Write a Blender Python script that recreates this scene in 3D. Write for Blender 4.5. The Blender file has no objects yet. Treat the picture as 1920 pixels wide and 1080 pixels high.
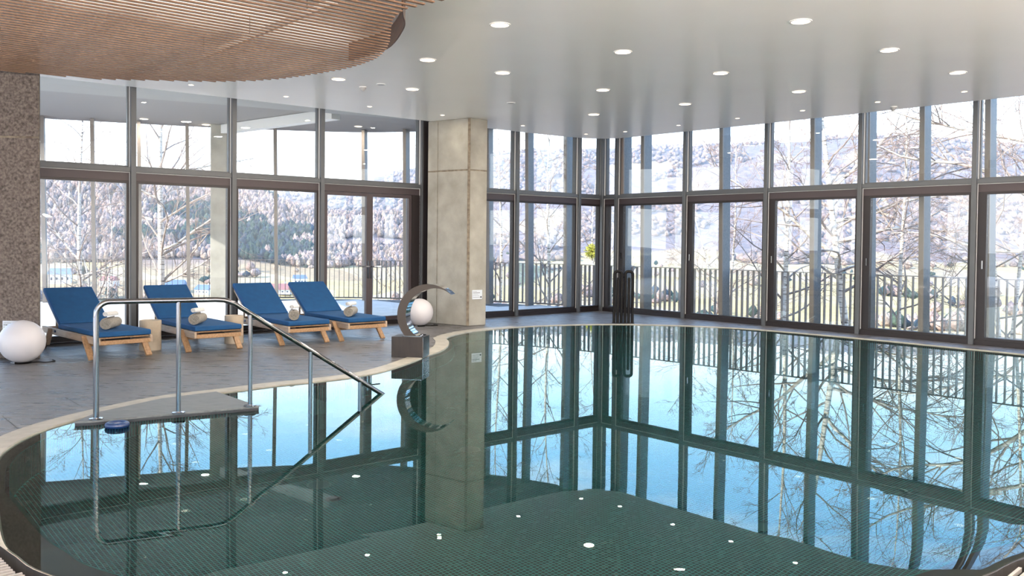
import bpy, bmesh, math, random
import numpy as np
from mathutils import Vector, Matrix
from mathutils.geometry import tessellate_polygon
random.seed(7)
rng = np.random.default_rng(7)
S = bpy.context.scene
COL = S.collection
PI = math.pi
R = math.radians

# ------------------------------------------------------------------ camera
cam_d = bpy.data.cameras.new('camera')
cam = bpy.data.objects.new('camera', cam_d); COL.objects.link(cam)
F, CY, PITCH, ROLL = 1618.18, 489.27, 0.0224194, 0.0103773
cam_d.sensor_width = 36.0
cam_d.sensor_fit = 'HORIZONTAL'
cam_d.lens = F / 1920 * 36
cam_d.shift_y = (CY - 540) / 1920
cam_d.clip_start = 0.05
cam_d.clip_end = 20000
cam.matrix_world = (Matrix.Translation((0, 0, 1.45)) @ Matrix.Rotation(PI / 2 - PITCH, 4, 'X') @ Matrix.Rotation(ROLL, 4, 'Z'))
S.camera = cam

# ------------------------------------------------------------------ view
S.view_settings.view_transform = 'Standard'
S.view_settings.look = 'None'
S.view_settings.gamma = 1
S.view_settings.use_curve_mapping = False
S.view_settings.exposure = 0.45
S.cycles.use_denoising = True
S.cycles.max_bounces = 14
S.cycles.diffuse_bounces = 5
S.cycles.glossy_bounces = 6
S.cycles.transmission_bounces = 8
S.cycles.transparent_max_bounces = 24
S.cycles.sample_clamp_indirect = 8
S.cycles.blur_glossy = 0.5

# ------------------------------------------------------------------ world
W = bpy.data.worlds.new('sky'); S.world = W; W.use_nodes = True
nt = W.node_tree; nt.nodes.clear()
def N(t, typ, **kw):
    n = t.nodes.new(typ)
    for k, v in kw.items():
        setattr(n, k, v)
    return n
def ramp(t, stops, interp='LINEAR'):
    r = N(t, 'ShaderNodeValToRGB'); cr = r.color_ramp; cr.interpolation = interp
    while len(cr.elements) < len(stops): cr.elements.new(0.5)
    for e, (p, c) in zip(cr.elements, stops):
        e.position = p; e.color = (*c, 1) if len(c) == 3 else c
    return r
tc = N(nt, 'ShaderNodeTexCoord')
sep = N(nt, 'ShaderNodeSeparateXYZ'); nt.links.new(tc.outputs['Generated'], sep.inputs[0])
grad = ramp(nt, [(0.0, (1, 1, 1)), (0.10, (.95, .98, 1)), (0.16, (.52, .76, .98)), (0.24, (.26, .56, .94)), (0.36, (.16, .43, .88)), (1.0, (.07, .22, .60))])
nt.links.new(sep.outputs[2], grad.inputs[0])
mp = N(nt, 'ShaderNodeMapping'); mp.inputs['Scale'].default_value = (2.2, 2.2, 9.0)
nt.links.new(tc.outputs['Generated'], mp.inputs[0])
cl = N(nt, 'ShaderNodeTexNoise'); cl.inputs['Scale'].default_value = 1.6; cl.inputs['Detail'].default_value = 6
nt.links.new(mp.outputs[0], cl.inputs['Vector'])
clr = ramp(nt, [(0.50, (0, 0, 0)), (0.72, (.7, .7, .7))]); nt.links.new(cl.outputs[0], clr.inputs[0])
mixc = N(nt, 'ShaderNodeMixRGB'); nt.links.new(clr.outputs[0], mixc.inputs[0])
nt.links.new(grad.outputs[0], mixc.inputs[1]); mixc.inputs[2].default_value = (.93, .95, 1, 1)
bg = N(nt, 'ShaderNodeBackground'); nt.links.new(mixc.outputs[0], bg.inputs[0]); bg.inputs[1].default_value = 3.6
wo = N(nt, 'ShaderNodeOutputWorld'); nt.links.new(bg.outputs[0], wo.inputs[0])

# ------------------------------------------------------------------ sun
sd = bpy.data.lights.new('sun', 'SUN'); sd.energy = 9; sd.angle = R(0.6); sd.color = (1, .95, .87)
sun = bpy.data.objects.new('sun', sd); COL.objects.link(sun)
to_sun = Vector((-0.85, -0.52, 0.54)).normalized()
sun.rotation_euler = to_sun.to_track_quat('Z', 'Y').to_euler()

# ------------------------------------------------------------------ helpers
def tag(o, label=None, cat=None, group=None, kind=None):
    if label: o['label'] = label
    if cat: o['category'] = cat
    if group: o['group'] = group
    if kind: o['kind'] = kind
    return o
def empty(name, loc=(0, 0, 0), rz=0, label=None, cat=None, group=None, kind=None):
    o = bpy.data.objects.new(name, None); COL.objects.link(o)
    o.empty_display_size = .1
    o.location = loc; o.rotation_euler = (0, 0, rz)
    return tag(o, label, cat, group, kind)
class MB:
    def __init__(s): s.v = []; s.f = []
    def add(s, vs, fs):
        b = len(s.v); s.v += [tuple(p) for p in vs]; s.f += [tuple(i + b for i in f) for f in fs]; return s
    def box(s, c, d, rz=0, m=None):
        hx, hy, hz = d[0] / 2, d[1] / 2, d[2] / 2
        P = [Vector((x * hx, y * hy, z * hz)) for z in (-1, 1) for y in (-1, 1) for x in (-1, 1)]
        M = m if m is not None else Matrix.Rotation(rz, 3, 'Z')
        P = [M @ p + Vector(c) for p in P]
        return s.add(P, [(0, 2, 3, 1), (4, 5, 7, 6), (0, 1, 5, 4), (2, 6, 7, 3), (0, 4, 6, 2), (1, 3, 7, 5)])
    def bar(s, a, b, w, h, up=(0, 0, 1)):
        a = Vector(a); b = Vector(b); d = (b - a); L = d.length; x = d.normalized()
        y = Vector(up).cross(x)
        if y.length < 1e-5: y = Vector((0, 1, 0)).cross(x)
        y.normalize(); z = x.cross(y)
        M = Matrix((x, y, z)).transposed()
        return s.box((a + b) / 2, (L, w, h), m=M)
    def tube(s, pts, r, n=8, cap=True, closed=False):
        pts = [Vector(p) for p in pts]; m = len(pts)
        rs = r if isinstance(r, (list, tuple, np.ndarray)) else [r] * m
        vs = []; prev = None
        for i, p in enumerate(pts):
            if closed: t = pts[(i + 1) % m] - pts[i - 1]
            else: t = pts[min(i + 1, m - 1)] - pts[max(i - 1, 0)]
            t.normalize()
            if prev is None:
                ref = Vector((0, 0, 1)) if abs(t.z) < .9 else Vector((1, 0, 0))
                u = t.cross(ref).normalized()
            else:
                u = (prev - t * prev.dot(t)).normalized()
            prev = u; w = t.cross(u)
            for k in range(n):
                a = 2 * PI * k / n
                vs.append(p + (u * math.cos(a) + w * math.sin(a)) * rs[i])
        fs = []
        for i in range(m if closed else m - 1):
            j = (i + 1) % m
            for k in range(n):
                l = (k + 1) % n
                fs.append((i * n + k, i * n + l, j * n + l, j * n + k))
        if cap and not closed:
            fs.append(tuple(range(n - 1, -1, -1))); fs.append(tuple((m - 1) * n + k for k in range(n)))
        return s.add(vs, fs)
    def lathe(s, prof, n=24, c=(0, 0, 0)):
        m = len(prof); vs = []
        for (r, z) in prof:
            for k in range(n):
                a = 2 * PI * k / n
                vs.append((c[0] + r * math.cos(a), c[1] + r * math.sin(a), c[2] + z))
        fs = [(i * n + k, i * n + (k + 1) % n, (i + 1) * n + (k + 1) % n, (i + 1) * n + k) for i in range(m - 1) for k in range(n)]
        return s.add(vs, fs)
    def prism(s, poly, z0, z1):
        n = len(poly)
        vs = [(x, y, z0) for x, y in poly] + [(x, y, z1) for x, y in poly]
        tri = tessellate_polygon([[Vector((x, y, 0)) for x, y in poly]])
        fs = [(n + a, n + b, n + c) for a, b, c in tri] + [(c, b, a) for a, b, c in tri]
        fs += [(i, (i + 1) % n, n + (i + 1) % n, n + i) for i in range(n)]
        return s.add(vs, fs)
    def mesh(s, name, mat, smooth=False, bevel=0, segs=2, fix=True):
        me = bpy.data.meshes.new(name); me.from_pydata(s.v, [], s.f)
        if fix or bevel:
            bm = bmesh.new(); bm.from_mesh(me)
            if fix: bmesh.ops.recalc_face_normals(bm, faces=bm.faces)
            if bevel:
                bmesh.ops.bevel(bm, geom=[e for e in bm.edges if len(e.link_faces) == 2 and e.calc_face_angle(0) > .6], offset=bevel, segments=segs, affect='EDGES', profile=.6)
            bm.to_mesh(me); bm.free()
        if mat: me.materials.append(mat)
        if smooth:
            me.shade_smooth()
            if smooth != 'all': 
                try: me.set_sharp_from_angle(angle=R(35))
                except Exception: pass
        me.update()
        return me
    def build(s, name, mat, parent=None, smooth=False, bevel=0, segs=2, fix=True, **kw):
        o = bpy.data.objects.new(name, s.mesh(name, mat, smooth, bevel, segs, fix)); COL.objects.link(o)
        if parent: o.parent = parent
        return tag(o, **kw)
def inst(name, me, parent=None, loc=(0, 0, 0), rz=0, **kw):
    o = bpy.data.objects.new(name, me); COL.objects.link(o); o.location = loc; o.rotation_euler = (0, 0, rz)
    if parent: o.parent = parent
    return tag(o, **kw)
def copy_tree(o, parent=None):
    c = o.copy(); COL.objects.link(c)
    if parent: c.parent = parent
    for ch in list(o.children): copy_tree(ch, c)
    return c
def spline(pts, n=8, closed=True):
    P = [np.array(p, float) for p in pts]; m = len(P); out = []
    rngi = range(m) if closed else range(m - 1)
    for i in rngi:
        p0 = P[i - 1] if (closed or i > 0) else P[0]
        p1 = P[i]; p2 = P[(i + 1) % m]
        p3 = P[(i + 2) % m] if (closed or i + 2 < m) else P[-1]
        for k in range(n):
            t = k / n
            out.append(tuple(0.5 * ((2 * p1) + (-p0 + p2) * t + (2 * p0 - 5 * p1 + 4 * p2 - p3) * t * t + (-p0 + 3 * p1 - 3 * p2 + p3) * t ** 3)))
    if not closed: out.append(tuple(P[-1]))
    return out
def resample(pts, step, closed=True):
    P = np.array(pts, float)
    if closed: P = np.vstack([P, P[:1]])
    d = np.r_[0, np.cumsum(np.linalg.norm(np.diff(P, axis=0), axis=1))]
    n = max(2, int(round(d[-1] / step))); s = np.linspace(0, d[-1], n + 1)
    if closed: s = s[:-1]
    return np.stack([np.interp(s, d, P[:, i]) for i in range(P.shape[1])], 1)
def offset(P, d):
    """offset a closed counter/clockwise polyline, + = outwards"""
    P = np.asarray(P, float); t = np.roll(P, -1, 0) - np.roll(P, 1, 0); t /= np.linalg.norm(t, axis=1)[:, None]
    n = np.stack([t[:, 1], -t[:, 0]], 1)
    x, y = P.T; area = 0.5 * np.sum(x * np.roll(y, -1) - np.roll(x, -1) * y)
    if area < 0: n = -n
    return P + n * (d[:, None] if isinstance(d, np.ndarray) else d)
def inside(P, X, Y):
    X = np.asarray(X, float); Y = np.asarray(Y, float); c = np.zeros(X.shape, bool); n = len(P)
    for i in range(n):
        x1, y1 = P[i]; x2, y2 = P[(i + 1) % n]
        if y1 == y2: continue
        m = ((y1 > Y) != (y2 > Y)) & (X < (x2 - x1) * (Y - y1) / (y2 - y1) + x1)
        c ^= m
    return c

# ------------------------------------------------------------------ materials
def mat(name, col, rough=.6, metal=0., var=None, scale=8, bump=0, bscale=40, stretch=None, spec=None, coords='Object', detail=6, coat=0):
    m = bpy.data.materials.new(name); m.use_nodes = True; t = m.node_tree; b = t.nodes['Principled BSDF']
    b.inputs['Base Color'].default_value = (*col, 1); b.inputs['Roughness'].default_value = rough; b.inputs['Metallic'].default_value = metal
    if spec is not None: b.inputs['Specular IOR Level'].default_value = spec
    if coat: b.inputs['Coat Weight'].default_value = coat
    tcn = N(t, 'ShaderNodeTexCoord'); src = tcn.outputs[coords]
    if stretch:
        mp = N(t, 'ShaderNodeMapping'); mp.inputs['Scale'].default_value = stretch; t.links.new(src, mp.inputs[0]); src = mp.outputs[0]
    if var:
        n = N(t, 'ShaderNodeTexNoise'); n.inputs['Scale'].default_value = scale; n.inputs['Detail'].default_value = detail
        t.links.new(src, n.inputs['Vector'])
        r = ramp(t, [(.32, col), (.68, var)]); t.links.new(n.outputs[0], r.inputs[0]); t.links.new(r.outputs[0], b.inputs['Base Color'])
    if bump:
        n2 = N(t, 'ShaderNodeTexNoise'); n2.inputs['Scale'].default_value = bscale; n2.inputs['Detail'].default_value = 5
        t.links.new(src, n2.inputs['Vector'])
        bp = N(t, 'ShaderNodeBump'); bp.inputs['Strength'].default_value = bump; bp.inputs['Distance'].default_value = .01
        t.links.new(n2.outputs[0], bp.inputs['Height']); t.links.new(bp.outputs[0], b.inputs['Normal'])
    return m
def emit(name, col, st):
    m = bpy.data.materials.new(name); m.use_nodes = True; t = m.node_tree; t.nodes.clear()
    e = N(t, 'ShaderNodeEmission'); e.inputs[0].default_value = (*col, 1); e.inputs[1].default_value = st
    o = N(t, 'ShaderNodeOutputMaterial'); t.links.new(e.outputs[0], o.inputs[0]); return m
def glass_pane():
    m = bpy.data.materials.new('window_glass'); m.use_nodes = True; t = m.node_tree; t.nodes.clear()
    g = N(t, 'ShaderNodeNewGeometry'); d = N(t, 'ShaderNodeVectorMath', operation='DOT_PRODUCT')
    t.links.new(g.outputs['Incoming'], d.inputs[0]); t.links.new(g.outputs['Normal'], d.inputs[1])
    a = N(t, 'ShaderNodeMath', operation='ABSOLUTE'); t.links.new(d.outputs['Value'], a.inputs[0])
    s1 = N(t, 'ShaderNodeMath', operation='SUBTRACT'); s1.inputs[0].default_value = 1; t.links.new(a.outputs[0], s1.inputs[1])
    p = N(t, 'ShaderNodeMath', operation='POWER'); p.inputs[1].default_value = 5; t.links.new(s1.outputs[0], p.inputs[0])
    ml = N(t, 'ShaderNodeMath', operation='MULTIPLY_ADD'); ml.inputs[1].default_value = .95; ml.inputs[2].default_value = .045
    t.links.new(p.outputs[0], ml.inputs[0])
    tr = N(t, 'ShaderNodeBsdfTransparent'); tr.inputs[0].default_value = (.975, .99, .985, 1)
    gl = N(t, 'ShaderNodeBsdfGlossy'); gl.inputs['Roughness'].default_value = 0
    mx = N(t, 'ShaderNodeMixShader'); t.links.new(ml.outputs[0], mx.inputs[0]); t.links.new(tr.outputs[0], mx.inputs[1]); t.links.new(gl.outputs[0], mx.inputs[2])
    o = N(t, 'ShaderNodeOutputMaterial'); t.links.new(mx.outputs[0], o.inputs[0]); return m
def water_mat():
    m = bpy.data.materials.new('water'); m.use_nodes = True; t = m.node_tree; t.nodes.clear()
    g = N(t, 'ShaderNodeBsdfGlass'); g.inputs['IOR'].default_value = 1.42; g.inputs['Roughness'].default_value = 0; g.inputs['Color'].default_value = (.86, .98, .96, 1)
    o = N(t, 'ShaderNodeOutputMaterial'); t.links.new(g.outputs[0], o.inputs[0]); return m
M_glass = glass_pane(); M_water = water_mat()
M_ceil = mat('ceiling_plaster', (.92, .90, .86), .28, var=(.94, .92, .88), scale=1.5, spec=.6, stretch=(1, 1, 1))
M_frame = mat('anthracite_frame', (.08, .085, .093), .42, metal=.2)
M_dark = mat('dark_sash', (.016, .011, .012), .4, metal=.2)
M_sashrail = mat('sash_rail', (.05, .037, .041), .45, metal=.2)
M_seal = mat('pale_seal', (.55, .55, .55), .5)
M_conc = mat('pale_concrete', (.26, .245, .21), .75, var=(.36, .34, .30), scale=3.5, bump=.35, bscale=60, detail=10)
M_conc_b = mat('brown_concrete', (.055, .042, .036), .8, var=(.19, .155, .135), scale=34, bump=.8, bscale=80, detail=12)
M_conc_dk = mat('dark_concrete_strip', (.10, .075, .055), .8, var=(.24, .20, .15), scale=14)  # darker brown concrete for column joints, corner strip and board mark
M_wood_slat = mat('slat_wood', (.155, .083, .048), .5, var=(.24, .135, .08), scale=3, stretch=(1, 12, 12))
M_fascia = mat('dark_wood', (.055, .02, .012), .5, var=(.10, .04, .022), scale=5, stretch=(1, 1, 8))
M_teak = mat('teak', (.25, .135, .062), .5, var=(.40, .24, .13), scale=6, stretch=(1, 8, 8))
M_teak_g = mat('weathered_teak', (.32, .23, .165), .6, var=(.44, .33, .245), scale=6, stretch=(1, 8, 8))
M_blue = mat('blue_canvas', (.0005, .047, .15), .85, var=(.0005, .06, .175), scale=12, bump=.12, bscale=300)
M_piping = mat('blue_piping', (.003, .07, .24), .7)
M_towel = mat('beige_towel', (.26, .23, .195), .95, var=(.40, .365, .32), scale=60, bump=.9, bscale=220)
M_towel_w = mat('white_towel', (.72, .70, .68), .95, var=(.82, .80, .78), scale=60, bump=.8, bscale=220)
M_steel = mat('brushed_steel', (.24, .24, .255), .09, metal=1)
M_mirror = mat('polished_steel', (.80, .83, .86), .06, metal=1)
M_bronze = mat('brown_satin_steel', (.055, .042, .034), .4, metal=.5)
M_block_b = mat('brown_stone_face', (.014, .008, .006), .5, var=(.028, .018, .013), scale=30, stretch=(1, 1, .2), bump=.2)
M_globe = mat('opal_globe', (.60, .575, .60), .35, spec=.4)
M_stump = mat('travertine', (.36, .29, .215), .7, var=(.50, .42, .33), scale=5, bump=.25, bscale=50)
M_black = mat('black_enamel', (.004, .003, .003), .5, spec=.2)
M_cope = mat('cream_stone', (.31, .285, .24), .55, var=(.40, .37, .32), scale=9, bump=.1)
M_lip = mat('brown_stone_lip', (.030, .020, .017), .35, var=(.042, .029, .024), scale=5)
M_grate = mat('grate_plastic', (.33, .30, .28), .5)
M_gutter = mat('gutter_dark_tile', (.02, .018, .018), .6)  # near-black base colour, also on the coping side and drain cap
M_terr = mat('terrace_stone', (.60, .59, .57), .6, var=(.70, .69, .67), scale=3, bump=.1)
M_soff = mat('soffit_plaster', (.27, .258, .245), .7)
M_soffl = mat('soffit_pale', (.33, .325, .31), .7)
M_beam = mat('white_beam', (.74, .73, .70), .6)
M_rail = mat('railing_metal', (.20, .17, .15), .5, metal=.1)
M_fin = mat('fin_metal', (.10, .125, .145), .5, metal=.1, var=(.15, .175, .195), scale=30)
M_white = mat('white_plastic', (.8, .8, .8), .4)
M_sign = mat('sign_plate', (.62, .65, .70), .35)
M_ink = mat('sign_ink', (.03, .03, .035), .6)
M_wall = mat('white_wall', (.78, .77, .74), .7)
M_lens = emit('lamp_lens', (1, .80, .56), 5)
M_ring = mat('lamp_ring', (.85, .83, .80), .4)
M_bluering = mat('blue_plastic', (.006, .028, .11), .35)
M_plat = mat('platform_slate', (.10, .108, .115), .5, var=(.155, .163, .17), scale=9, bump=.2, stretch=(1, 5, 1))
M_platedge = mat('platform_edge', (.02, .02, .025), .4)
def slate_mat():
    m = mat('slate_tiles', (.115, .112, .115), .34, spec=.5); t = m.node_tree; b = t.nodes['Principled BSDF']
    tcn = N(t, 'ShaderNodeTexCoord'); mp = N(t, 'ShaderNodeMapping'); mp.inputs['Rotation'].default_value = (0, 0, R(-8)); mp.inputs['Scale'].default_value = (.7, 5.2, 1)
    t.links.new(tcn.outputs['Generated'], mp.inputs[0])
    g = N(t, 'ShaderNodeNewGeometry'); t.links.new(g.outputs['Position'], mp.inputs[0])
    n = N(t, 'ShaderNodeTexNoise'); n.inputs['Scale'].default_value = 2.6; n.inputs['Detail'].default_value = 9; n.inputs['Roughness'].default_value = .65
    t.links.new(mp.outputs[0], n.inputs['Vector'])
    r = ramp(t, [(.34, (.052, .047, .046)), (.5, (.11, .104, .105)), (.67, (.20, .194, .196))]); t.links.new(n.outputs[0], r.inputs[0])
    oi = N(t, 'ShaderNodeObjectInfo'); hs = N(t, 'ShaderNodeHueSaturation'); mr = N(t, 'ShaderNodeMapRange'); mr.inputs['To Min'].default_value = .96; mr.inputs['To Max'].default_value = 1.04
    t.links.new(oi.outputs['Random'], mr.inputs['Value']); t.links.new(mr.outputs[0], hs.inputs['Value']); t.links.new(r.outputs[0], hs.inputs['Color'])
    t.links.new(hs.outputs[0], b.inputs['Base Color'])
    rr = ramp(t, [(.36, (.20,) * 3), (.64, (.55,) * 3)]); t.links.new(n.outputs[0], rr.inputs[0]); t.links.new(rr.outputs[0], b.inputs['Roughness'])
    bp = N(t, 'ShaderNodeBump'); bp.inputs['Strength'].default_value = .8; bp.inputs['Distance'].default_value = .02
    t.links.new(n.outputs[0], bp.inputs['Height']); t.links.new(bp.outputs[0], b.inputs['Normal'])
    return m
M_slate = slate_mat()
M_joint = mat('joint', (.13, .125, .12), .7)
M_rear = mat('rear_bounce_floor', (.72, .69, .63), .5)
def tile_mat():
    m = mat('mosaic_tile', (.02, .1, .1), .18); t = m.node_tree; b = t.nodes['Principled BSDF']
    a = N(t, 'ShaderNodeVertexColor'); a.layer_name = 'tint'; t.links.new(a.outputs[0], b.inputs['Base Color']); return m
M_tile = tile_mat()
M_grout = mat('mosaic_grout', (.03, .29, .26), .7)

# ------------------------------------------------------------------ walls' lines
C0 = Vector((1.8884, 18.4183, 0)); AL = 3.845869; AR = -0.846929
eL = Vector((math.cos(AL), math.sin(AL), 0)); nL = Vector((eL.y, -eL.x, 0))   # outward
eR = Vector((math.cos(AR), math.sin(AR), 0)); nR = Vector((-eR.y, eR.x, 0))
def WL(t, o=0, z=0): return C0 + eL * t + nL * o + Vector((0, 0, z))
def WR(t, o=0, z=0): return C0 + eR * t + nR * o + Vector((0, 0, z))
ZC = 3.54; ZT = 3.95

# ------------------------------------------------------------------ pool outline
pool_ctrl = [(-3.50, 6.35), (-3.40, 6.95), (-3.08, 7.72), (-2.64, 8.16), (-2.31, 8.52), (-1.98, 8.78), (-1.68, 9.08), (-1.42, 9.5), (-1.2, 10.2), (-1.05, 10.85), (-.93, 11.3),
             (-.875, 11.85), (-.90, 12.4), (-.965, 12.84), (-.86, 13.32), (-.64, 13.8), (-.32, 14.2), (.38, 14.82), (1.33, 15.2), (2.19, 15.3), (3.11, 15.15), (4.1, 14.68), (5.37, 13.45),
             (6.37, 12.27), (6.98, 11.5), (7.45, 10.5), (7.5, 9.2), (7.0, 7.8), (6.0, 6.5), (4.8, 5.5), (3.5, 4.72), (2.4, 4.02), (2.05, 3.77), (1.2, 3.35), (0, 3.12), (-1.0, 3.25), (-1.94, 3.68),
             (-2.25, 3.92), (-2.43, 4.11), (-2.75, 4.6), (-3.12, 5.2), (-3.40, 5.75)]
POOL = resample(spline(pool_ctrl, 8), .07)
near = np.clip((5.0 - POOL[:, 1]) / 1.0, 0, 1)       # 1 along the near, overflowing rim
ZW = -0.006

def ring(A, B, za, zb, name, m, parent=None, smooth=False, **kw):
    n = len(A); mb = MB()
    za = np.broadcast_to(za, n); zb = np.broadcast_to(zb, n)
    vs = [(A[i][0], A[i][1], za[i]) for i in range(n)] + [(B[i][0], B[i][1], zb[i]) for i in range(n)]
    mb.add(vs, [(i, (i + 1) % n, n + (i + 1) % n, n + i) for i in range(n)])
    return mb.build(name, m, parent, smooth, fix=False, **kw)

# ---- floor slab with the pool hole
def poly_hole(outer, hole, z, name, m, **kw):
    vs = [Vector((x, y, 0)) for x, y in outer]; hs = [Vector((x, y, 0)) for x, y in hole]
    tri = tessellate_polygon([vs, hs]); allv = [(v.x, v.y, z) for v in vs + hs]
    mb = MB().add(allv, [t for t in tri]); me = mb.mesh(name, m, fix=False)
    bm = bmesh.new(); bm.from_mesh(me)
    for f in bm.faces:
        if f.normal.z < 0: f.normal_flip()
    bm.to_mesh(me); bm.free()
    o = bpy.data.objects.new(name, me); COL.objects.link(o); return tag(o, **kw)
SW = WL(14.2); SE = WR(13.5)
room = [tuple(C0[:2]), tuple(SE[:2]), (13.5, 6.0), (13.5, -6.0), (-12.0, -6.0), (-12.0, 6.5), tuple(SW[:2])]
gut = offset(POOL, .10 + .62 * near)
floor = poly_hole(room, offset(POOL, .10 + .55 * near), -.008, 'floor', M_joint, kind='structure')
# ---- large slate floor tiles, laid parallel to the left glass wall
TA, TB = 1.2, 0.6
Cell = .05
cope_mid = offset(POOL, .12 + .60 * near)
def tile_ok(u0, v0, u1, v1):
    us = np.linspace(u0, u1, 7); vs_ = np.linspace(v0, v1, 5); U, V = np.meshgrid(us, vs_)
    X = C0.x + eL.x * U - nL.x * V; Y = C0.y + eL.y * U - nL.y * V
    return inside(cope_mid, X, Y), X, Y
MB().prism([(-11.9, 2.2), (-11.9, -6), (13.4, -6), (13.4, 2.2)], -.006, .0).build('floor_rear_bounce', M_rear, kind='structure')  # unseen rear floor made pale to bounce sunlight up to the ceiling
base_tile = MB().box((TA / 2, TB / 2, -.006), (TA - .003, TB - .003, .012)).mesh('tile', M_slate, bevel=.0008, segs=1)
def in_room_wall(X, Y):
    # inside of both glass walls
    dl = (X - C0.x) * nL.x + (Y - C0.y) * nL.y; dr = (X - C0.x) * nR.x + (Y - C0.y) * nR.y
    return (dl < -.03) & (dr < -.02)
for j in range(0, 26):
    for i in range(-14, 18):
        u0 = i * TA + (.6 if j % 2 else 0); v0 = .06 + j * TB
        ins, X, Y = tile_ok(u0, v0, u0 + TA, v0 + TB)
        if X.max() < -9.5 or X.min() > 9 or Y.max() < 2.6: continue
        if ins.all(): continue
        rw = in_room_wall(X, Y)
        if not rw.any(): continue
        # skip tiles far outside any possible view to keep the count down
        if (np.abs(X) > .75 * np.maximum(Y, 0) + 1.6).all(): continue
        if not ins.any() and rw.all():
            p = C0 + eL * u0 - nL * v0
            inst('tile', base_tile, floor, (p.x, p.y, .0), AL)
        else:
            mb = MB(); nu = round(TA / Cell); nv = round(TB / Cell); ok = np.zeros((nu, nv), bool)
            uu = u0 + (np.arange(nu) + .5) * Cell; vv = v0 + (np.arange(nv) + .5) * Cell
            U, V = np.meshgrid(uu, vv, indexing='ij')
            X = C0.x + eL.x * U - nL.x * V; Y = C0.y + eL.y * U - nL.y * V
            ok = ~inside(cope_mid, X, Y) & in_room_wall(X, Y)
            if ok.sum() < 2: continue
            for b in range(nv):      # merge runs into strips
                a = 0
                while a < nu:
                    if not ok[a, b]: a += 1; continue
                    a1 = a
                    while a1 < nu and ok[a1, b]: a1 += 1
                    x0 = u0 + a * Cell; x1 = u0 + a1 * Cell - (.004 if a1 == nu else 0); y0 = v0 + b * Cell; y1 = y0 + Cell - (.004 if b == nv - 1 else 0)
                    q = [C0 + eL * x - nL * y for x, y in ((x0, y0), (x1, y0), (x1, y1), (x0, y1))]
                    mb.add([(p.x, p.y, 0) for p in q], [(3, 2, 1, 0)])
                    a = a1
            me = mb.mesh('tile', M_slate, fix=False)
            bm = bmesh.new(); bm.from_mesh(me)
            for f in bm.faces:
                if f.normal.z < 0: f.normal_flip()
            bm.to_mesh(me); bm.free()
            inst('tile', me, floor)

# ---- coping, rim, lip, basin
pool = empty('pool_basin', (2, 9, -1.15), 0, 'mosaic lined pool basin with rounded freeform edge and cream stone coping', 'pool')
def P0(A): return A - np.array([2, 9])
cw = .19 * (1 - near) + .012 * near
inner = offset(POOL, .0); outer_c = offset(POOL, cw)
zc = .006 + 1.15 - .016 * near
cop = ring(P0(inner), P0(outer_c), zc, zc, 'coping', M_cope, pool)
cop.data.materials.append(M_slate); cop.data.materials.append(M_lip)
for f in cop.data.polygons:
    px_, py_ = POOL[f.index % len(POOL)]
    if (px_ > .1 and py_ > 4.4): f.material_index = 1
    if px_ > 0 and py_ <= 4.4: f.material_index = 2
ring(P0(inner), P0(offset(POOL, -.012)), zc, zc - .05, 'coping_edge', M_cope, cop)
ring(P0(outer_c), P0(offset(POOL, cw + .002)), zc, zc - .09, 'coping_side', M_gutter, cop)
lip_in = offset(POOL, -.05 - .16 * near)
lp = ring(P0(offset(POOL, -.012)), P0(lip_in), zc - .05, 1.15 - .17 + .02 * near, 'stone_lip', M_lip, pool, smooth=True)
ring(P0(lip_in), P0(offset(POOL, -.052 - .16 * near)), 1.15 - .17 + .02 * near, 1.15 - .30, 'lip_face', M_lip, lp)
WALLP = resample(offset(POOL, -.075 - .15 * near), .03)
TS = .025
gw = ring(P0(WALLP), P0(WALLP), 1.15 - .16, 0, 'wall_grout', M_grout, pool)
fl = resample(offset(POOL, -.06), .3)
mbf = MB(); q = [(x, y) for x, y in P0(fl)]
tri = tessellate_polygon([[Vector((x, y, 0)) for x, y in q]])
mbf.add([(x, y, 0) for x, y in q], tri); mbf.build('floor_grout', M_grout, pool)
def tile_mesh(V, name, cols, parent):
    V = np.asarray(V, np.float32).reshape(-1, 3); n = len(V) // 4
    me = bpy.data.meshes.new(name); me.vertices.add(len(V)); me.vertices.foreach_set('co', V.ravel())
    me.loops.add(len(V)); me.loops.foreach_set('vertex_index', np.arange(len(V), dtype=np.int32))
    me.polygons.add(n); me.polygons.foreach_set('loop_start', np.arange(0, 4 * n, 4, dtype=np.int32)); me.polygons.foreach_set('loop_total', np.full(n, 4, np.int32))
    me.update(calc_edges=True)
    ca = me.color_attributes.new('tint', 'FLOAT_COLOR', 'CORNER')
    ca.data.foreach_set('color', np.repeat(np.c_[cols, np.ones(n)], 4, 0).astype(np.float32).ravel())
    me.materials.append(M_tile)
    o = bpy.data.objects.new(name, me); COL.objects.link(o); o.parent = parent; o['kind'] = 'stuff'; return o
PAL = np.array([(.002, .008, .009), (.003, .014, .015), (.012, .007, .006), (.006, .03, .03), (.002, .006, .008), (.026, .027, .026)])
def tint(n): return PAL[rng.choice(6, n, p=[.26, .22, .2, .12, .12, .08])] * rng.uniform(.75, 1.25, (n, 1))
iu = np.arange(-320, 520); iv = np.arange(70, 680); U, V = np.meshgrid(iu, iv)
X = C0.x + (eL.x * U - nL.x * V) * TS; Y = C0.y + (eL.y * U - nL.y * V) * TS
k = inside(offset(WALLP, -.005), X, Y); X = X[k]; Y = Y[k]; h = TS * .43
ux, uy = eL.x * h, eL.y * h; vx, vy = -nL.x * h, -nL.y * h
qd = np.stack([np.stack([X - 2 + a * ux + b * vx, Y - 9 + a * uy + b * vy, np.full_like(X, .0015)], 1) for a, b in ((-1, -1), (1, -1), (1, 1), (-1, 1))], 1)
nz = np.cross(qd[0, 1] - qd[0, 0], qd[0, 2] - qd[0, 0])[2]
if nz < 0: qd = qd[:, ::-1]
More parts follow.
